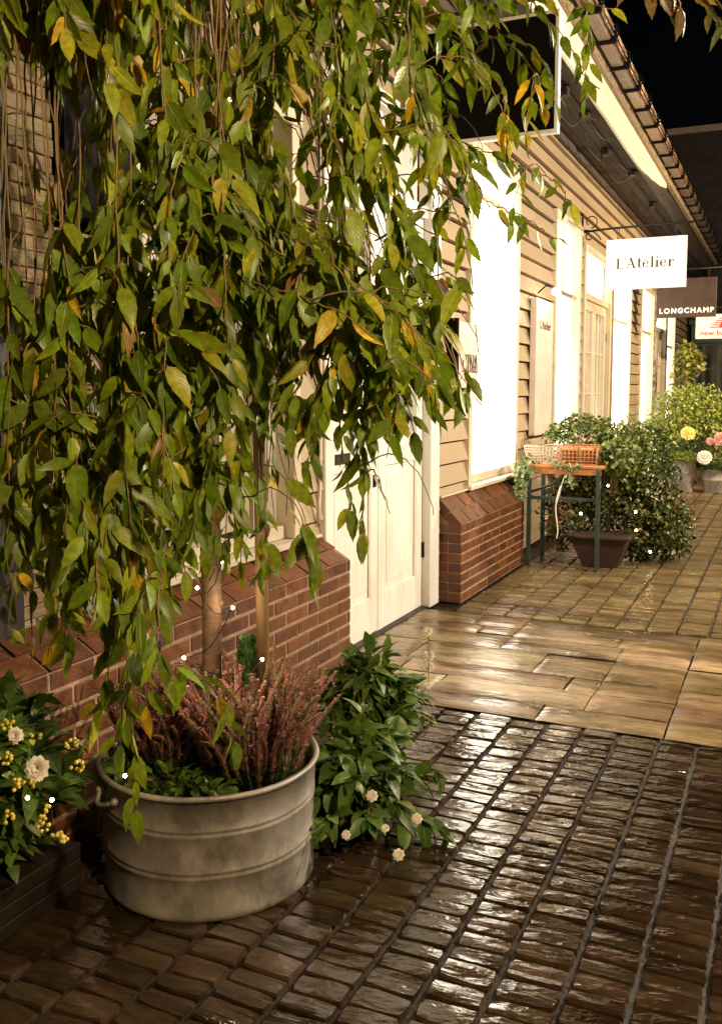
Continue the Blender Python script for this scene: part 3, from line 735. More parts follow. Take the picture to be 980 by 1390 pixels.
def small_leaf(mb, base, d, n, L, W, col):
    d, n, s_ = frame(d, n)
    tip = base+d*L-n*L*.15; m1 = base+d*L*.45; up = n*W*.35
    vs = [base, m1-s_*W+up, m1-s_*W*.1, tip, m1+s_*W+up, base+d*L*.75-s_*W*.7+up*.6, base+d*L*.75+s_*W*.7+up*.6, base+d*L*.2-s_*W*.7+up*.6, base+d*L*.2+s_*W*.7+up*.6]
    mb.add(vs, [(0, 2, 1, 7), (2, 3, 5, 1), (0, 8, 4, 2), (2, 4, 6, 3)], col, None, True)
def palette(tbl):
    r = random.random(); a = 0
    for w, c in tbl:
        a += w
        if r < a: return jit(c, .28, .10)
    return jit(tbl[0][1], .2)

# ------------------------------------------------------------------ zinc tub with planting
TC = Vector((-1.664, 2.468, 0)); TR = .345; TH = .385
T_ = thing('zinc_tub', TC, 'big round galvanised zinc tub on the cobbles holding the weeping tree and heather', 'planter')
prof = [(TR*.955, 0), (TR*.975, .006), (TR*.985, .02), (TR*.972, .03), (TR*.975, .10)]
def ribs(z0):
    o = []
    for k_ in range(2):
        zc = z0+k_*.018; o += [(TR*.98, zc-.007), (TR*.98+.0028, zc-.003), (TR*.98+.0028, zc+.003), (TR*.98, zc+.007)]
    return o
prof += ribs(.135) + [(TR*.985, .2)] + ribs(.262) + [(TR*.99, .31), (TR*.99, TH-.014), (TR+.006, TH-.012), (TR+.012, TH-.004), (TR+.008, TH+.004), (TR-.002, TH+.004), (TR-.010, TH-.006), (TR-.012, TH-.07)]
m = MB(); m.lathe(prof, TC, 96, wob=.009); m.disc(TC+Vector((0, 0, .004)), TR*.95)
m.build('tub_body', 'zinc', T_)
for ang in (-118, 62):
    m = MB(); a = R(ang); dv = Vector((math.cos(a), math.sin(a), 0)); tv = Vector((-dv.y, dv.x, 0)); c = TC+dv*(TR+.005)+Vector((0, 0, TH-.05))
    m.tube([c+tv*w+dv*(.028*math.cos(w/.05*1.5))+Vector((0, 0, -.018*math.cos(w/.05*1.4))) for w in [-.05+.01*i for i in range(11)]], .007, 8)
    for w in (-.055, .055): m.ball(c+tv*w, .013, 8, 6)
    m.build('handle', 'zinc', T_)
m = MB(); m.disc(TC+Vector((0, 0, TH-.06)), TR-.013, 40, bump=.03); m.build('soil', 'soil', T_)

# heather: many spikes built of tiny florets
def heather(name, c, n, spread, hmin, hmax, tints, label):
    m = MB()
    for i in range(n):
        a = random.uniform(0, 2*math.pi); r = spread*math.sqrt(random.random())
        b0 = c + Vector((math.cos(a)*r*.7, math.sin(a)*r*.7, random.uniform(-.02, .04)))
        lean = Vector((math.cos(a), math.sin(a), 0))*(r/spread)*.38 + rv(.10); h = random.uniform(hmin, hmax)*random.uniform(.7, 1)
        tip = b0 + (Vector((0, 0, 1))+lean).normalized()*h
        col = random.choice(tints); st = int(h/.0055)
        bend = rv(.045); bend.z = -abs(bend.z)*.4; fat = random.uniform(.75, 1.35); mid_ = b0.lerp(tip, .5)
        C = [b0, mid_-bend*.5, tip+bend]; m.tube(C, [.0018, .0013, .0008], 4, (.25, .16, .08))
        for j in range(st):
            t_ = j/st
            if t_ < random.uniform(.15, .4): cc = (.07, .09, .025); ll = .013
            else: cc = col if random.random() < .84 else (.30, .19, .10); ll = .0125*(1.1-.5*t_)
            p = b0*(1-t_)**2+(mid_-bend)*2*t_*(1-t_)+(tip+bend)*t_*t_; w = j*2.4
            o = Vector((math.cos(w), math.sin(w), .75))
            for k_ in (0, 2.1, 4.2):
                o = Vector((math.cos(w+k_), math.sin(w+k_), .7)); small_leaf(m, p, o, Vector((0, 0, 1)), ll*fat*random.uniform(.7, 1.4), .0042, jit(cc, .3, .12))
    return tag(m.build(name, 'heather_bloom', None, c), label, 'heather', 'heathers in the zinc tub')
zs = TH-.035
heather('heather_plant', TC+Vector((.165, .0, zs)), 300, .20, .18, .42, [(.44, .17, .16), (.38, .15, .13), (.42, .27, .17), (.32, .13, .10), (.48, .25, .21), (.25, .19, .09)], 'tall pink and rust heather at the right side of the zinc tub')
heather('heather_plant', TC+Vector((-.15, -.02, zs)), 230, .18, .15, .33, [(.34, .11, .10), (.32, .14, .10), (.24, .09, .07)], 'darker red heather left of the trunk in the zinc tub')
heather('heather_plant', TC+Vector((.02, .17, zs)), 40, .10, .10, .22, [(.2, .07, .05), (.22, .12, .07)], 'low dull brown heather behind the trunk in the zinc tub')
# small green bedding leaves along the front rim
def low_foliage(name, c, n, rx, ry, hz, tbl, size, label, cat, mat='bush_leaf', big=False, group=None, parent=None):
    m = MB()
    for i in range(n):
        a = random.uniform(0, 2*math.pi); r = math.sqrt(random.random())
        p = c + Vector((math.cos(a)*r*rx, math.sin(a)*r*ry, random.uniform(0, hz)))
        d = Vector((math.cos(a)*.8, math.sin(a)*.8, random.uniform(-.3, .9)))+rv(.5)
        L = size*random.uniform(.6, 1.25)
        m.tube([p-d.normalized()*L*.9-Vector((0, 0, L*.5)), p], .0012, 4, (.10, .13, .03))
        (big_leaf(m, p, d, Vector((0, 0, 1))+rv(.5), L, L*.24, palette(tbl), .4, .2, 6, False) if big else small_leaf(m, p, d, Vector((0, 0, 1))+rv(.5), L, L*.34, palette(tbl)))
    o = m.build(name, mat, parent, c) if parent is not None else m.build(name, mat, None, c)
    if label: tag(o, label, cat, group)
    return o
GREEN = [(.6, (.085, .16, .022)), (.3, (.13, .22, .035)), (.1, (.20, .26, .05))]
o = low_foliage('bedding_plant', TC+Vector((.02, -.2, TH-.05)), 130, .17, .09, .05, GREEN, .055, 'low green bedding leaves along the front rim of the zinc tub', 'plant', big=True)
low_foliage('bedding_plant', TC+Vector((-.22, -.06, TH-.06)), 110, .10, .16, .06, GREEN, .055, 'low green bedding leaves at the left rim of the zinc tub', 'plant', big=True)
# conifer behind the trunk
m = MB(); cc = TC+Vector((.05, .16, TH-.05))
for i in range(1500):
    t_ = random.random(); a = random.uniform(0, 6.28); r = .065*(1-t_**2*.8)*random.uniform(.5, 1)
    p = cc+Vector((math.cos(a)*r, math.sin(a)*r, .02+t_*.36))
    small_leaf(m, p, Vector((math.cos(a)*.5, math.sin(a)*.5, 1))+rv(.3), Vector((math.cos(a), math.sin(a), 0)), .035, .0035, jit(random.choice([(.06, .15, .03), (.09, .20, .045)]), .3, .1))
tag(m.build('dwarf_conifer', 'needle', None, cc), 'small upright green conifer behind the tree trunk in the tub', 'plant')
# stake
m = MB(); pS = [TC+Vector((.135, .12, TH-.08)), TC+Vector((.125, .115, 1.6)), TC+Vector((.02, .05, 2.9))]
m.tube(pS, .021, 10); tag(m.build('wooden_stake', 'stake_wood', None, pS[0]), 'pale wooden stake standing beside the weeping tree trunk', 'stake')

# ------------------------------------------------------------------ weeping cherry
TREE = thing('weeping_cherry', TC+Vector((0, 0, TH-.06)), 'weeping cherry tree in the zinc tub with long green and yellowing leaves', 'tree')
m = MB(); tp = []
for i in range(15):
    t_ = i/14; zz = TH-.06+t_*2.75
    tp.append(Vector((TC.x-.02+.018*math.sin(t_*7)+.01*t_, TC.y+.01+.015*math.sin(t_*5+1), zz)))
m.tube(tp, [.034-.010*t_/14+.002*math.sin(t_*2.1) for t_ in range(15)], 14)
for k_ in range(9): # knots
    p = tp[random.randint(1, 12)]; a = random.uniform(0, 6.28); m.ball(p+Vector((math.cos(a)*.028, math.sin(a)*.028, random.uniform(-.08, .08))), .010, 7, 5)
m.build('trunk', 'bark', TREE)
HEAD = tp[-1]
brm = MB(); lm = MB(); random.seed(5)
CH = [(.48, (.125, .190, .008)), (.34, (.21, .28, .010)), (.13, (.36, .36, .02)), (.03, (.58, .38, .02)), (.02, (.26, .14, .03))]
BR = [(.5, (.10, .065, .02)), (.35, (.07, .08, .018)), (.15, (.22, .13, .03))]
GAPS = [(38, 225, 42, 200, .97), (118, 210, 58, 115, .72), (20, 560, 24, 120, .7), (418, 190, 30, 150, .85), (490, 320, 44, 62, .7), (350, 205, 22, 70, .5), (180, 420, 22, 50, .4), (330, 560, 20, 60, .4), (186, 200, 14, 150, .4), (590, 300, 22, 80, .4), (292, 70, 36, 110, .85), (612, 465, 30, 60, .95), (150, 640, 16, 60, .5), (375, 640, 30, 60, .6), (545, 395, 34, 40, .5), (395, 690, 26, 45, .85), (45, 880, 60, 60, .6), (300, 840, 50, 70, .95),
        (665, 430, 34, 250, 1), (720, 480, 60, 260, 1), (690, 110, 60, 50, .45), (640, 180, 80, 18, .5), (560, 720, 60, 130, 1), (420, 850, 120, 60, 1)]
def gapped(p):
    u, v, z = proj(p)
    for gu, gv, ru, rv_, pr in GAPS:
        if ((u-gu)/ru)**2+((v-gv)/rv_)**2 < 1 and random.random() < pr: return True
    return False
NL = 0
def strand(P, tbl=CH, start=.0, sp=.030, size=.110, r0=.0028, keep=1.0, gaps=True, n=10, sub=.075):
    global NL
    C = bez([Vector(p) for p in P], n); L = [0]
    for a, b_ in zip(C, C[1:]): L.append(L[-1]+(b_-a).length)
    tot = L[-1]
    if tot < .05: return
    ph = random.uniform(0, 6); am = random.uniform(.01, .045); wd = rv(1); w = [Vector((0, 0, 0)) if i == 0 else rv(.005)+wd*am*math.sin(ph+L[i]*5)*(L[i]/tot) for i in range(len(C))]
    C = [c+q for c, q in zip(C, w)]
    brm.tube(C, [r0*(1-.75*l/tot)+.0008 for l in L], 5)
    s_ = start*tot; side = 1; i = 0
    while s_ < tot:
        while i < len(L)-2 and L[i+1] < s_: i += 1
        t_ = (s_-L[i])/max(1e-6, L[i+1]-L[i]); p = C[i].lerp(C[i+1], min(1, t_)); tan = (C[i+1]-C[i]).normalized()
        side = -side; f_ = s_/tot
        if random.random() < keep and not (gaps and gapped(p+Vector((0, 0, -.04)))):
            az = random.uniform(0, 6.28); lat = Vector((math.cos(az), math.sin(az), 0)); lat = (lat*.7 + Vector((_cy, _sy, 0))*side*.55)
            d = tan*.55 + lat*random.uniform(.35, 1.0) + Vector((0, 0, -1))*random.uniform(.2, .9)
            pet = p + (d.normalized()+Vector((0, 0, .2)))*.013
            n_ = Vector((.35, -.6, .55))*random.uniform(.4, 1) + rv(.75)
            Ls = size*random.uniform(.62, 1.15)*(1 if f_ < .9 else .7)
            brm.tube([p, pet], .0011, 4)
            big_leaf(lm, pet, d, n_, Ls, Ls*random.uniform(.165, .23), palette(tbl), random.uniform(.05, .7), random.uniform(.1, .5)); NL += 1
        if sub and f_ > start+.05 and random.random() < sub and not (gaps and gapped(p)):
            az = random.uniform(0, 6.28); o_ = Vector((math.cos(az), math.sin(az), 0))+Vector((_cy, _sy, 0))*random.uniform(-.6, .8); o_.z = 0; o_.normalize()
            l_ = random.uniform(.12, .30); strand([p, p+o_*l_*.5+Vector((0, 0, .02)), p+o_*l_*.85+Vector((0, 0, -.3*l_)), p+o_*l_+Vector((0, 0, -.75*l_))], tbl, .2, sp*.9, size*.95, .0016, keep, gaps, 4, 0)
        s_ += sp*random.uniform(.6, 1.4)
    # terminal leaf
    if not (gaps and gapped(C[-1])): big_leaf(lm, C[-1], (C[-1]-C[-2]).normalized()+Vector((0, 0, -.6)), rv(1)+Vector((.2, -.5, .3)), size*.8, size*.17, palette(tbl))
SIL = [(-120, 800), (0, 820), (45, 800), (95, 900), (125, 700), (150, 1010), (195, 1000), (225, 850), (265, 735), (300, 720), (345, 770), (385, 780), (410, 660), (440, 590), (475, 690), (508, 700), (530, 560), (590, 540), (618, 520), (640, 380), (660, 200), (760, 130), (900, 60)]
def sil(u):
    for (a, b_), (c, d) in zip(SIL, SIL[1:]):
        if a <= u <= c: return b_+(d-b_)*(u-a)/(c-a)
    return 500
def hang(u, v, z, k_=.85, zap=None, **kw):
    E2 = pt(u, v, z)
    if E2.x < XF+.16: return False
    zap = zap or random.uniform(2.72, 3.1)
    h = HEAD + Vector((0, 0, random.uniform(-.25, .05)))
    ap = h.lerp(Vector((E2.x, E2.y, 0)), .45*k_); ap.z = zap
    sh_ = h.lerp(Vector((E2.x, E2.y, 0)), .97*k_ if k_ > .7 else .75*k_+.1); sh_.z = zap-.12-(.25 if k_ < .7 else .1)
    md = sh_.lerp(E2, .5) + rv(.05) + Vector((0, 0, .05))
    P = [h, ap, sh_, md, E2]
    if any(q.x < XF+.1 for q in P): return False
    strand(P, start=kw.pop('start', .22), **kw); return True
cnt = 0; tries = 0
while cnt < 34 and tries < 2000:
    tries += 1
    u = random.uniform(-60, 640) if random.random() < .85 else random.uniform(120, 420)
    z = random.choice([random.uniform(2.25, 2.7), random.uniform(2.6, 3.3), random.uniform(2.9, 3.7)])
    v = sil(u) - abs(random.gauss(0, 170)) - 10
    if v < 120: continue
    if u < 75 and random.random() < .6: continue
    k_ = random.uniform(.5, 1.0) if u < 380 else random.uniform(.45, .85)
    if hang(u, v, z, k_, size=random.uniform(.10, .125), sp=.038): cnt += 1
# named strands that make the outline
for (u, v, z, k_) in [(185, 1090, 2.35, .95), (168, 1020, 2.3, .95), (150, 905, 2.35, .95), (200, 960, 2.4, .9), (95, 900, 2.3, .95), (12, 800, 2.3, .95), (30, 760, 2.35, .95), (500, 720, 2.6, .8), (470, 690, 2.65, .8), (498, 640, 2.6, .75), (385, 800, 2.7, .85),
                      (360, 770, 2.75, .85), (590, 560, 2.5, .6), (560, 590, 2.5, .6), (615, 540, 2.45, .62), (628, 400, 2.5, .8), (605, 420, 2.55, .8), (520, 560, 2.55, .6), (575, 480, 2.5, .55), (540, 540, 2.45, .55), (230, 830, 2.5, .9), (250, 770, 2.45, .95), (280, 740, 2.5, .95), (310, 750, 2.5, .9), (335, 760, 2.55, .9), (265, 700, 2.6, .9), (345, 690, 2.6, .9), (240, 720, 2.4, .95), (140, 840, 2.3, .95), (115, 780, 2.35, .95), (70, 820, 2.3, .95), (175, 860, 2.45, .95), (60, 700, 2.4, .95), (300, 640, 2.4, .9), (390, 700, 2.6, .9), (15, 850, 2.3, .95), (45, 860, 2.35, .95), (75, 890, 2.3, .95), (105, 860, 2.35, .9), (30, 640, 2.3, .9), (5, 720, 2.35, .9)]:
    hang(u, v, z, k_, size=.115, sp=.034, start=.3)
# dense diagonal sweep to the right
for i in range(16):
    u0 = random.uniform(300, 420); v0 = random.uniform(270, 430); z = random.uniform(2.3, 2.75)
    u1 = random.uniform(520, 610); v1 = v0 + random.uniform(110, 190)
    a = pt(u0, v0, z+.15); strand([HEAD.lerp(a, .0)+Vector((0, 0, -.2)), pt(u0-90, v0-130, z+.25), a, pt((u0+u1)/2, (v0+v1)/2-22, z), pt(u1, v1, z-.03)], start=.35, sp=.030)
# branches reaching over the sign to the right
for Q, kw in [([(450, 110), (560, 175), (640, 200), (705, 222), (755, 248), (782, 275)], {'sub': .03}), ([(470, 190), (580, 240), (650, 262), (708, 290), (758, 325)], {'sp': .05, 'sub': 0}),
              ([(430, 30), (560, 15), (660, 45), (722, 90), (745, 150)], {}), ([(400, -20), (520, -25), (640, -12), (760, -15), (832, 5)], {}),
              ([(430, 60), (520, 70), (590, 100), (610, 160), (606, 210)], {}), ([(480, 10), (600, 40), (680, 110), (690, 165)], {}), ([(380, -40), (560, -40), (700, -10), (790, 70), (812, 110)], {'sp': .05}),
              ([(420, 90), (500, 120), (560, 180), (588, 260), (592, 330)], {}), ([(440, 130), (520, 200), (560, 300), (575, 380)], {}), ([(460, -10), (570, 0), (650, 70), (660, 120)], {})]:
    z = random.uniform(2.35, 2.7); P = [HEAD+Vector((0, 0, -.05))] + [pt(u, v, z+.3*(1-i/len(Q))) for i, (u, v) in enumerate(Q)]
    strand(P, start=.25, size=.088, gaps=False, **{'sp': .036, **kw})
for Q in ([(700, -140), (820, -60), (880, -20), (930, 10)], [(720, -150), (860, -80), (940, -20), (985, 40)], [(760, -150), (900, -60), (960, -10), (1010, 60)], [(720, -130), (840, -40), (868, 10)], [(800, -140), (900, -50), (925, 20)]):
    strand([HEAD+Vector((0, 0, .05))] + [pt(u, v, 2.15) for u, v in Q], tbl=BR, start=.35, size=.095, gaps=False, sp=.03, sub=0)
brm.build('branches', 'twig', TREE); lm.build('crown', 'cherry_leaf', TREE)
print('cherry leaves', NL)

# fairy lights
FL = thing('fairy_lights', TC+Vector((0, 0, TH)), 'string of small warm fairy lights wound round the cherry trunk', 'string lights')
bulbs = [(246, 102, 2.85), (313, 135, 2.80), (325, 178, 2.78), (268, 798, 2.86), (316, 825, 2.98), (250, 893, 2.86), (356, 895, 2.86), (170, 1053, 2.5), (301, 762, 2.8), (292, 285, 2.84), (288, 540, 2.84)]
bp_ = [pt(*b_) for b_ in bulbs]
order = sorted(bp_, key=lambda p: -p.z); wp = []
for a, b_ in zip(order, order[1:]):
    for k_ in range(6):
        t_ = k_/6; q = a.lerp(b_, t_); q.z -= .05*math.sin(math.pi*t_); wp.append(q+rv(.004))
wp.append(order[-1]); m = MB(); m.tube(wp, .0016, 5); m.build('wire', 'black_paint', FL)
for p in bp_:
    m = MB(); m.ball(p, .0052, 10, 8); m.build('bulb', 'bulb', FL)
def point(loc, w, r=.03, col=(1, .76, .46)):
    l = bpy.data.lights.new('lamp', 'POINT'); l.energy = w; l.shadow_soft_size = r; l.color = col
    o = bpy.data.objects.new('lamp', l); COL.objects.link(o); o.location = loc; return o
for p, w in ((bp_[5], .8), (bp_[3], .4), (bp_[4], .8), (bp_[1], .8), (bp_[7], .4), (bp_[0], .4), (bp_[6], .4)): point(p+Vector((.02, -.035, 0)), w, .012)

# ------------------------------------------------------------------ plant spilling right of the tub
def leafy(name, c, label, cat, n, rad, tbl, size, pot=None, wide=.27, seed=0, flowers=None, group=None, big=True, hang_=.0):
    """shrubby perennial: stems from a crown, leaves along them; optional pot and flowers"""
    t_ = thing(name, c, label, cat, group); m = MB(); st = MB()
    for i in range(n):
        a = random.uniform(0, 2*math.pi); e = random.uniform(.1, 1.0)*(.75+.55*noise.noise(Vector((math.cos(a)*1.7, math.sin(a)*1.7, c.y*3))))
        if hang_ and random.random() < .22: e *= 1.45
        tip = c + Vector((math.cos(a)*rad[0]*e, math.sin(a)*rad[1]*e, max(.03, rad[2]*(1-(.8 if hang_ else .55)*e*e)*random.uniform(.5, 1.25)+rad[3])))
        b0 = c+Vector((math.cos(a)*rad[0]*.12, math.sin(a)*rad[1]*.12, rad[3])); md = b0.lerp(tip, .55)+Vector((0, 0, rad[2]*.18))+rv(.02)
        C = bez([b0, md, tip], 5); st.tube(C, .0022, 4)
        for j in range(2, len(C)):
            for q in range(2):
                d = (C[j]-C[j-1]).normalized()*.6+rv(.8)+Vector((math.cos(a)*.3, math.sin(a)*.3, -hang_))
                L = size*random.uniform(.6, 1.2)
                if big: big_leaf(m, C[j]+rv(.008), d, Vector((0, -.1, 1))+rv(.6), L, L*wide, palette(tbl), .5, .2, 6, False)
                else: small_leaf(m, C[j]+rv(.02), d, Vector((0, -.1, 1))+rv(.7), L, L*wide, palette(tbl))
    m.build('leaves', 'cherry_leaf' if big else 'bush_leaf', t_); st.build('stems', 'twig', t_)
    if pot:
        q = MB(); r0, r1, h, mat = pot; q.lathe([(0, .002), (r0, 0), (r0+.004, .01), (r1, h-.03), (r1+.012, h-.028), (r1+.012, h), (r1-.008, h), (r1-.014, h-.05), (0, h-.05)], c, 40, wob=.003); q.build('pot', mat, t_)
    return t_
def blossom(t_, p, r, mat, n=14, up=Vector((0, 0, 1)), name='flower', tint=(1, 1, 1)):
    m = MB()
    for ly in range(3):
        k_ = n-ly*3
        for i in range(k_):
            a = 6.283*i/k_+ly; up_ = up.normalized(); s1 = up_.orthogonal().normalized(); s2 = up_.cross(s1)
            d = (s1*math.cos(a)+s2*math.sin(a))*(1-.25*ly)+up_*(.15+.45*ly)+rv(.12)
            big_leaf(m, Vector(p), d, up_, r*(1-.2*ly), r*.62, jit(tint, .1, .03), .3, .35, 4, False)
    return m.build(name, mat, t_)
pr = thing  # alias not used further
P1 = leafy('leafy_plant', Vector((-1.62, 3.55, 0)), 'loose green plant with a tall white flower stem near the foot of the white door', 'plant', 52, (.32, .36, .36, .05), GREEN, .10, (.08, .10, .12, 'terracotta'), .24, hang_=.2)
P3 = leafy('leafy_plant', Vector((-1.33, 2.90, 0)), 'loose green plant with small white flowers touching the right side of the zinc tub', 'plant', 46, (.27, .42, .30, .04), GREEN, .10, (.08, .10, .12, 'terracotta'), .25, hang_=.25)
for (u, v, z, r) in [(505, 1080, 3.0, .018), (566, 1111, 2.95, .016), (541, 1160, 2.82, .017), (470, 1133, 2.95, .014), (580, 857, 3.5, .018), (582, 890, 3.5, .02), (580, 930, 3.45, .014), (583, 905, 3.5, .018), (523, 1124, 2.9, .012)]:
    p = pt(u, v, z); blossom(P1 if u > 575 else P3, p, r*1.2, 'petal_white', 8, Vector((.2, -.6, .5)))
m = MB(); tp2 = [Vector((-1.5, 3.5, .2)), pt(575, 1000, 3.4), pt(581, 930, 3.46), pt(582, 880, 3.5), pt(580, 853, 3.5)]; m.tube(bez(tp2, 6), .002, 5); m.build('flower_stem', 'twig', P1)

# bottom left planter
P2 = leafy('berry_shrub', Vector((-2.06, 1.95, 0)), 'glossy green shrub with clusters of small yellow berries at the bottom left corner', 'shrub', 90, (.27, .36, .46, .12), GREEN+[], .10, None, .26)
for (u, v, z) in [(12, 985, 2.4), (8, 1030, 2.35), (105, 1040, 2.45), (25, 1065, 2.35), (48, 1060, 2.4), (60, 1120, 2.35), (80, 1135, 2.35), (98, 1010, 2.5), (62, 1102, 2.35), (48, 1002, 2.45), (10, 1110, 2.3), (84, 1138, 2.3)]:
    c = pt(u, v, z); m = MB()
    for k_ in range(9):
        q = rv(1); q.normalize(); m.ball(c+q*.013*Vector((1, 1, 1.2)).length/1.6, random.uniform(.0045, .0062), 7, 5)
    m.build('berry_cluster', 'berry', P2)
blossom(P2, pt(52, 1042, 2.32), .034, 'petal_white', 10, Vector((.3, -.8, .3))); blossom(P2, pt(22, 998, 2.38), .024, 'petal_white', 10, Vector((.3, -.8, .3)))
m = MB(); c0 = Vector((-2.04, 1.85, 0))
for k_ in range(3): m.box(c0.x-.095, c0.x+.08, c0.y-.4, c0.y+.34, k_*.05+.002, k_*.05+.048, ch=.004)
pl_ = m.build('planter_box', 'dark_timber', P2)
FL2 = thing('fairy_lights', pt(38, 1083, 2.28), 'cold white fairy light points in the berry shrub', 'string lights')
m = MB(); pts_ = [pt(-10, 1100, 2.28), pt(38, 1083, 2.28), pt(71, 1086, 2.3), pt(76, 1104, 2.3)]; m.tube(bez(pts_, 5), .0014, 5); m.build('wire', 'black_paint', FL2)
for q in pts_[1:3]:
    m = MB(); m.ball(q, .0048, 10, 8); m.build('bulb', 'bulb', FL2)

# ------------------------------------------------------------------ table with baskets
TB = thing('plant_table', (-1.83, 8.4, 0), 'narrow table with an orange wooden top and green legs beside the brick plinth', 'table')
m = MB(); ty0, ty1, tx0, tx1 = 8.12, 8.72, -2.13, -1.43
for k_ in range(4):
    w = (ty1-ty0)/4; m.box(tx0+random.uniform(-.01, .01), tx1, ty0+k_*w+.003, ty0+(k_+1)*w-.003, .885, .912, ch=.004)
m.box(tx0+.03, tx1-.02, ty0+.01, ty0+.03, .83, .884, ch=.003)
m.build('tabletop', 'table_wood', TB)
for (x, y) in ((-1.47, 8.13), (-2.08, 8.16), (-1.47, 8.68), (-2.08, 8.68)):
    m = MB(); m.box(x-.018, x+.018, y-.016, y+.016, 0, .884, ch=.003); m.build('leg', 'green_paint', TB)
m = MB(); m.tube([(-2.08, 8.17, .66), (-1.9, 8.17, .73), (-1.7, 8.17, .86)], .012, 8); m.build('brace', 'green_paint', TB)
for y_ in (8.15, 8.66):
    m = MB(); m.box(-2.06, -1.49, y_, y_+.02, .60, .63, ch=.002); m.build('rail', 'green_paint', TB)
def wire_basket(name, x0, x1, y0, y1, z0, h, flare, label, mat, nx=9, nz=5, r=.003):
    t_ = thing(name, ((x0+x1)/2, (y0+y1)/2, z0), label, 'basket', 'wire baskets on the table'); m = MB()
    def P(x, y, k_):
        cx, cy_ = (x0+x1)/2, (y0+y1)/2; s_ = 1+flare*k_; return (cx+(x-cx)*s_, cy_+(y-cy_)*s_, z0+.006+h*k_)
    for j in range(nz+1):
        k_ = j/nz; m.tube([P(x0, y0, k_), P(x1, y0, k_), P(x1, y1, k_), P(x0, y1, k_), P(x0, y0, k_)], r*(1.7 if j == nz else 1), 5)
    for i in range(nx+1):
        x = x0+(x1-x0)*i/nx
        m.tube([P(x, y0, 1), P(x, y0, 0), P(x, y1, 0), P(x, y1, 1)], r, 5)
    for i in range(nx//2+2):
        y = y0+(y1-y0)*i/(nx//2+1); m.tube([P(x0, y, 1), P(x0, y, 0), P(x1, y, 0), P(x1, y, 1)], r, 5)
    m.build('mesh_sides', mat, t_); return t_
wire_basket('wire_basket', -2.10, -1.86, 8.17, 8.42, .912, .155, .22, 'pale flared wire basket at the left end of the table', 'basket_wire', 9, 6)
b2 = wire_basket('wire_basket', -1.83, -1.50, 8.16, 8.42, .912, .16, .06, 'rust orange wire basket holding terracotta pots on the table', 'crate_rust', 10, 5, .0035)
for (x, y) in ((-1.75, 8.29), (-1.59, 8.28)):
    m = MB(); m.lathe([(0, .0), (.045, 0), (.062, .11), (.072, .112), (.072, .14), (.058, .14), (.05, .1), (0, .1)], (x, y, .922), 20); tag(m.build('terracotta_pot', 'table_wood', None, (x, y, .922)), 'small orange terracotta pot in the rust wire basket, ' + ('left one' if x < -1.7 else 'right one'), 'pot', 'pots in the wire basket')
def ivy(name, paths, label, n, size, tbl, spread=.05, group=None):
    t_ = MB(); sm_ = MB()
    c0 = paths[0][0]
    for P in paths:
        C = bez([Vector(p) for p in P], 8); t_.tube(C, .002, 4, (.12, .10, .04))
        for i in range(n):
            k_ = random.random()*(len(C)-1); p = C[int(k_)]+rv(spread); small_leaf(t_, p, rv(1)+Vector((0, -.3, -.3)), Vector((.2, -1, .5))+rv(.5), size*random.uniform(.6, 1.2), size*.38, palette(tbl))
    return tag(t_.build(name, 'bush_leaf', None, c0), label, 'plant', group)
IVY = [(.55, (.13, .19, .04)), (.3, (.24, .28, .10)), (.15, (.42, .44, .28))]
ivy('trailing_ivy', [[(-2.12, 8.2, .92), (-2.16, 8.12, .86), (-2.14, 8.10, .7), (-2.15, 8.1, .6)], [(-2.05, 8.15, .93), (-2.1, 8.1, .85), (-2.12, 8.08, .72)]], 'variegated ivy hanging over the left corner of the table', 120, .045, IVY)
ivy('trailing_ivy', [[(-1.9, 8.14, .94), (-1.8, 8.1, .93), (-1.7, 8.1, .89), (-1.6, 8.08, .92)], [(-1.72, 8.1, .9), (-1.7, 8.08, .80), (-1.68, 8.07, .74)]], 'sparse ivy creeping along the front edge of the tabletop', 50, .035, IVY, .03)
m = MB(); m.tube(bez([Vector(p) for p in [(-1.75, 8.10, .83), (-1.78, 8.07, .72), (-1.82, 8.07, .55), (-1.80, 8.07, .35), (-1.81, 8.07, .27)]], 6), [.004]*6+[.011]*5+[.006]*14, 6)
tag(m.build('hanging_ribbon', 'petal_white', None, (-1.75, 8.1, .83)), 'pale twisted ribbon hanging down from the front of the table', 'ribbon')

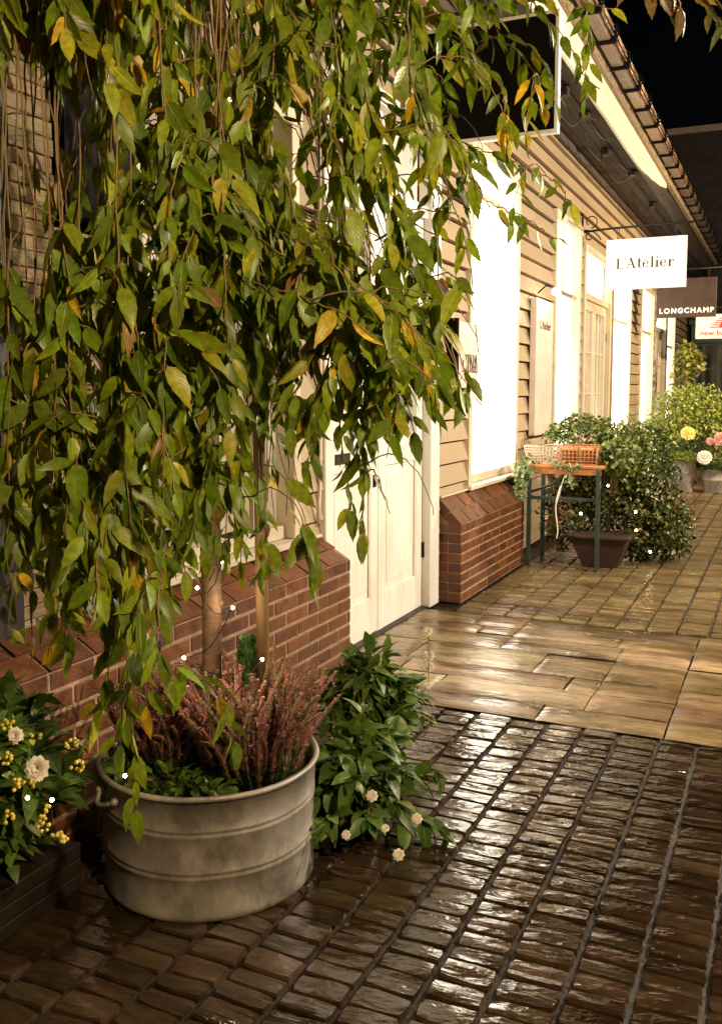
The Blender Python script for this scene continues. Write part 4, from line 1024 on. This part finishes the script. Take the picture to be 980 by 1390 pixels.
# ------------------------------------------------------------------ bushes
def bush(name, label, lobes, n, size, tbl, pot=None, spark=0, wide=.36, cat='bush', shell=.55, stemc=None, group=None):
    c = Vector((sum(l[0] for l in lobes)/len(lobes), sum(l[1] for l in lobes)/len(lobes), 0)); t_ = thing(name, c, label, cat, group)
    m = MB(); tw = sum((l[3]*l[4]*l[5])**(2/3) for l in lobes)
    for (x, y, z, rx, ry, rz) in lobes:
        k_ = int(n*(rx*ry*rz)**(2/3)/tw); cl_ = [Vector((random.gauss(0, 1), random.gauss(0, 1), random.gauss(0, 1))).normalized() for _ in range(max(6, k_//38))]
        for i in range(k_):
            q = (random.choice(cl_) + rv(.42)).normalized() if random.random() < .8 else rv(1).normalized()
            r = random.uniform(shell, 1.06)+.16*noise.noise(q*2.5+Vector((x, y, z)))
            p = Vector((x+q.x*rx*r, y+q.y*ry*r, z+q.z*rz*r))
            if p.z < .02: continue
            if p.x < XF+.06: continue
            L = size*random.uniform(.5, 1.3)
            small_leaf(m, p, q*.5+rv(.9)+Vector((0, 0, -.15)), q+Vector((0, 0, .5))+rv(.55), L, L*wide, palette(tbl))
    m.build('leaves', 'bush_leaf', t_)
    s_ = MB()
    for (x, y, z, rx, ry, rz) in lobes:
        for k_ in range(7):
            q = rv(1); s_.tube(bez([Vector((stemc or c))+rv(.03)*Vector((1, 1, 0)).length, Vector((x, y, z-rz*.3))+rv(.05), Vector((x+q.x*rx*.7, y+q.y*ry*.7, z+q.z*rz*.6))], 4), [.008]*5+[.004]*4, 5)
    s_.build('stems', 'twig', t_); return t_
DK = [(.50, (.04, .055, .010)), (.22, (.09, .12, .02)), (.18, (.26, .25, .08)), (.08, (.10, .06, .025))]
LG = [(.5, (.09, .16, .04)), (.35, (.14, .21, .06)), (.15, (.26, .30, .12))]
bush('bushy_shrub', 'tall fine leaved bush rising behind the table against the lit windows', [(-1.75, 8.75, 1.10, .34, .25, .22), (-1.38, 8.75, 1.02, .33, .30, .30), (-1.5, 8.85, .72, .42, .3, .30), (-1.36, 8.34, .98, .19, .14, .17)], 7500, .040, [(.35, (.07, .11, .018)), (.4, (.14, .19, .03)), (.25, (.26, .28, .07))], stemc=(-1.5, 8.9, .3))  # palest tint puts gold highlights into the leaf colour
bush('dark_shrub', 'dark glossy shrub with variegated leaves spreading low at the right of the table', [(-1.12, 9.0, .50, .26, .3, .28), (-.97, 8.95, .30, .24, .28, .28), (-1.2, 8.85, .28, .25, .25, .26), (-1.25, 8.75, .62, .25, .25, .26)], 5600, .045, DK)
bush('low_shrub', 'dark small leaved shrub under the table', [(-1.85, 8.75, .42, .28, .26, .34), (-1.5, 8.8, .55, .33, .28, .22)], 2600, .042, DK)
m = MB(); c = Vector((-1.50, 8.48, 0))
m.add([(-1.63, 8.33, 0), (-1.33, 8.33, 0), (-1.33, 8.6, 0), (-1.63, 8.6, 0), (-1.74, 8.26, .27), (-1.24, 8.26, .27), (-1.24, 8.68, .27), (-1.74, 8.68, .27)], [(0, 1, 5, 4), (1, 2, 6, 5), (2, 3, 7, 6), (3, 0, 4, 7), (3, 2, 1, 0), (4, 5, 6, 7)])
m.box(-1.76, -1.22, 8.24, 8.265, .262, .285, ch=.003); m.box(-1.76, -1.22, 8.675, 8.70, .262, .285, ch=.003); m.box(-1.762, -1.735, 8.266, 8.674, .262, .285); m.box(-1.245, -1.218, 8.266, 8.674, .262, .285)
tag(m.build('trough_planter', 'terracotta', None, c), 'dark brown tapered trough on the cobbles under the table', 'planter')
# tiny lights in the far bush
FL3 = thing('fairy_lights', (-1.2, 8.6, .5), 'scattered fairy lights glinting in the dark shrub by the table', 'string lights')
q3 = [pt(825, 659, 8.2), pt(862, 695, 8.3), pt(863, 720, 8.2), pt(882, 749, 8.3), pt(788, 697, 8.3), pt(828, 685, 8.2)]
m = MB(); m.tube(bez(q3, 4), .002, 4); m.build('wire', 'black_paint', FL3)
for q in q3[:5]:
    m = MB(); m.ball(q, .010, 8, 6); m.build('bulb', 'bulb', FL3)

# far planting
YG = [(.40, (.22, .30, .04)), (.35, (.36, .42, .07)), (.25, (.55, .56, .18))]
bush('tall_shrub', 'tall airy yellow green shrub glowing beside the far windows', [(-1.75, 16.8, 1.05, .45, .5, .55), (-1.35, 16.9, 1.25, .45, .5, .45), (-.95, 17.0, .95, .45, .45, .6), (-1.9, 16.5, .6, .4, .4, .5)], 7500, .065, YG, stemc=(-1.4, 16.9, 0), wide=.3)
bush('climbing_plant', 'yellow leaved climber reaching up under the far white sign', [(-1.72, 18.0, 2.1, .22, .2, .32), (-1.78, 18.0, 1.7, .2, .2, .4)], 500, .10, [(.6, (.34, .33, .05)), (.4, (.16, .2, .04))], stemc=(-1.75, 18, .2), cat='plant')
bush('dark_evergreen', 'dark evergreen foliage between the table bush and the tall far shrub', [(-1.85, 13.6, .55, .4, .6, .55), (-1.65, 13.0, .4, .35, .4, .4)], 3000, .06, [(.7, (.03, .06, .018)), (.3, (.07, .11, .03))], stemc=(-1.8, 13.5, 0))
def bucket(c, r, h, label, group='zinc buckets of flowers down the lane'):
    t_ = thing('flower_bucket', c, label, 'planter', group); c = Vector(c)
    m = MB(); m.lathe([(0, .004), (r*.78, 0), (r*.8, .012), (r*.9, h*.55), (r*.915, h*.56), (r*.915, h*.575), (r*.905, h*.585), (r, h-.012), (r+.012, h-.008), (r+.012, h+.004), (r-.006, h), (r-.012, h-.05), (0, h-.05)], c, 40, wob=.003); m.build('pail', 'zinc', t_); return t_
q = bucket((-1.45, 15.25, 0), .165, .53, 'tall zinc bucket topped with a mossy green plant and one yellow flower')
m = MB()
for i in range(1300):
    a = random.uniform(0, 6.28); r = .22*math.sqrt(random.random()); p = Vector((-1.45+math.cos(a)*r, 15.25+math.sin(a)*r, .53+.10*(1-(r/.24)**2)*random.random()-(.05 if r > .17 else 0)))
    small_leaf(m, p, Vector((math.cos(a)*.5, math.sin(a)*.5, .8))+rv(.4), Vector((0, 0, 1))+rv(.5), .05, .012, palette(YG))
for i in range(60): small_leaf(m, Vector((-1.42, 15.2, .74))+rv(.09), rv(1), Vector((0, 0, 1))+rv(.5), .09, .03, jit((.06, .11, .03), .3))
m.build('leaves', 'bush_leaf', q); blossom(q, (-1.40, 15.12, .92), .12, 'petal_yellow', 16, Vector((.2, -1, .5)))
m = MB(); m.tube([(-1.43, 15.22, .55), (-1.40, 15.14, .9)], .006, 5); m.build('flower_stem', 'twig', q)
q = bucket((-1.02, 15.35, 0), .2, .36, 'shorter zinc bucket with white and pink flowers at the right edge')
m = MB()
for i in range(500): 
    a = random.uniform(0, 6.28); r = .24*math.sqrt(random.random())
    small_leaf(m, Vector((-1.02+math.cos(a)*r, 15.35+math.sin(a)*r, .36+random.uniform(-.03, .2)*(1-(r/.3)**2))), Vector((math.cos(a), math.sin(a), .5))+rv(.5), Vector((0, 0, 1))+rv(.5), .07, .02, palette(LG))
m.build('leaves', 'bush_leaf', q)
blossom(q, (-1.15, 15.1, .56), .12, 'petal_white', 16, Vector((.1, -1, .4))); blossom(q, (-.93, 15.2, .84), .12, 'petal_pink', 16, Vector((.1, -1, .4))); blossom(q, (-.80, 15.15, .80), .10, 'petal_white', 14, Vector((.1, -1, .4))); blossom(q, (-1.08, 15.2, .80), .07, 'petal_pink', 12, Vector((.1, -1, .4)))
m = MB()
for a, b_ in (((-1.1, 15.3, .3), (-1.15, 15.12, .55)), ((-1, 15.3, .3), (-.93, 15.22, .82)), ((-.95, 15.3, .3), (-.8, 15.17, .78)), ((-1.03, 15.3, .3), (-1.08, 15.22, .78))): m.tube([a, b_], .005, 5)
m.build('flower_stem', 'twig', q)

# ------------------------------------------------------------------ light
def lantern(x, y, z, w, label, r=.07, col=(1, .75, .46)):  # post lanterns added out of frame to light the lane
    t_ = thing('unseen_lantern', (x, y, 0), label, 'lamp', 'unseen post lanterns added to light the lane')
    m = MB(); m.lathe([(.07, 0), (.07, .12), (.04, .16), (.035, 1.2), (.028, z-.22), (.05, z-.2), (0, z-.19)], (x, y, 0), 16); m.build('post', 'lamp_iron', t_)
    m = MB(); m.lathe([(.17, z+.17), (.15, z+.22), (.03, z+.3), (0, z+.34)], (x, y, 0), 16)
    for k_ in range(4):
        a = math.pi/4+k_*math.pi/2; m.tube([(x+.05*math.cos(a), y+.05*math.sin(a), z-.2), (x+.15*math.cos(a), y+.15*math.sin(a), z+.18)], .006, 6)
    m.build('lantern_cage', 'lamp_iron', t_); point((x, y, z), w, r, col); return t_
lantern(.95, .55, 2.6, 470, 'unseen black post lantern added beside the camera to light the tree and tub', col=(1, .73, .40))
lantern(2.7, 6.4, 3.6, 2150, 'unseen black post lantern added opposite the white door to light the facade', col=(1, .84, .64))
lantern(2.7, 14.0, 3.6, 2400, 'unseen black post lantern added opposite the far shrubs to light them')
point((XF+.25, 9.3, 2.5), 9, .04)
for (x, y, z, tx, ty, tz, w_) in ((-1.45, 9.9, 4.05, -1.58, 11.4, 3.03, 110), (-1.2, 5.6, 4.3, -1.05, 5.3, 0, 700), (-1.2, 8.2, 4.3, -1.1, 7.6, 0, 420)):   # unseen spots added to whiten the sign and pool light on the paving
    l = bpy.data.lights.new('unseen_spot', 'SPOT'); l.energy = w_; l.spot_size = R(38 if tz > 1 else 30); l.spot_blend = .35; l.shadow_soft_size = .03; l.color = (1, .84, .60)
    o = bpy.data.objects.new('unseen_spot', l); COL.objects.link(o); o.location = (x, y, z); o.rotation_euler = (Vector((tx, ty, tz))-Vector((x, y, z))).to_track_quat('-Z', 'Y').to_euler()
sun = bpy.data.lights.new('moon', 'SUN'); sun.energy = .01; sun.angle = R(.5); so = bpy.data.objects.new('moon', sun); COL.objects.link(so); so.rotation_euler = (R(40), 0, R(30))
w = bpy.data.worlds.new('World'); sc.world = w; w.use_nodes = True; nt = w.node_tree
sky = nt.nodes.new('ShaderNodeTexSky'); sky.sky_type = 'NISHITA'; sky.sun_disc = False; sky.sun_elevation = R(-4); sky.sun_rotation = R(30)
bg = nt.nodes['Background']; bg.inputs[1].default_value = .02; nt.links.new(sky.outputs[0], bg.inputs[0])

# ------------------------------------------------------------------ camera
cam = bpy.data.cameras.new('camera'); co = bpy.data.objects.new('camera', cam); COL.objects.link(co); sc.camera = co
co.location = (0, 0, H); co.rotation_euler = (R(90-PITCH), 0, R(YAW))
cam.sensor_fit = 'VERTICAL'; cam.sensor_height = 36; cam.lens = 36*F/1390; cam.shift_y = -45/1390; cam.clip_end = 300; cam.clip_start = .05
sc.render.resolution_x = 721; sc.render.resolution_y = 1024
sc.view_settings.view_transform = 'Standard'; sc.view_settings.look = 'None'; sc.view_settings.exposure = 0; sc.view_settings.gamma = 1; sc.view_settings.use_curve_mapping = False
sc.cycles.use_denoising = True; sc.cycles.max_bounces = 6; sc.cycles.sample_clamp_indirect = 4; sc.cycles.caustics_reflective = False
for o in sc.objects:
    if '_o' in o.keys(): del o['_o']
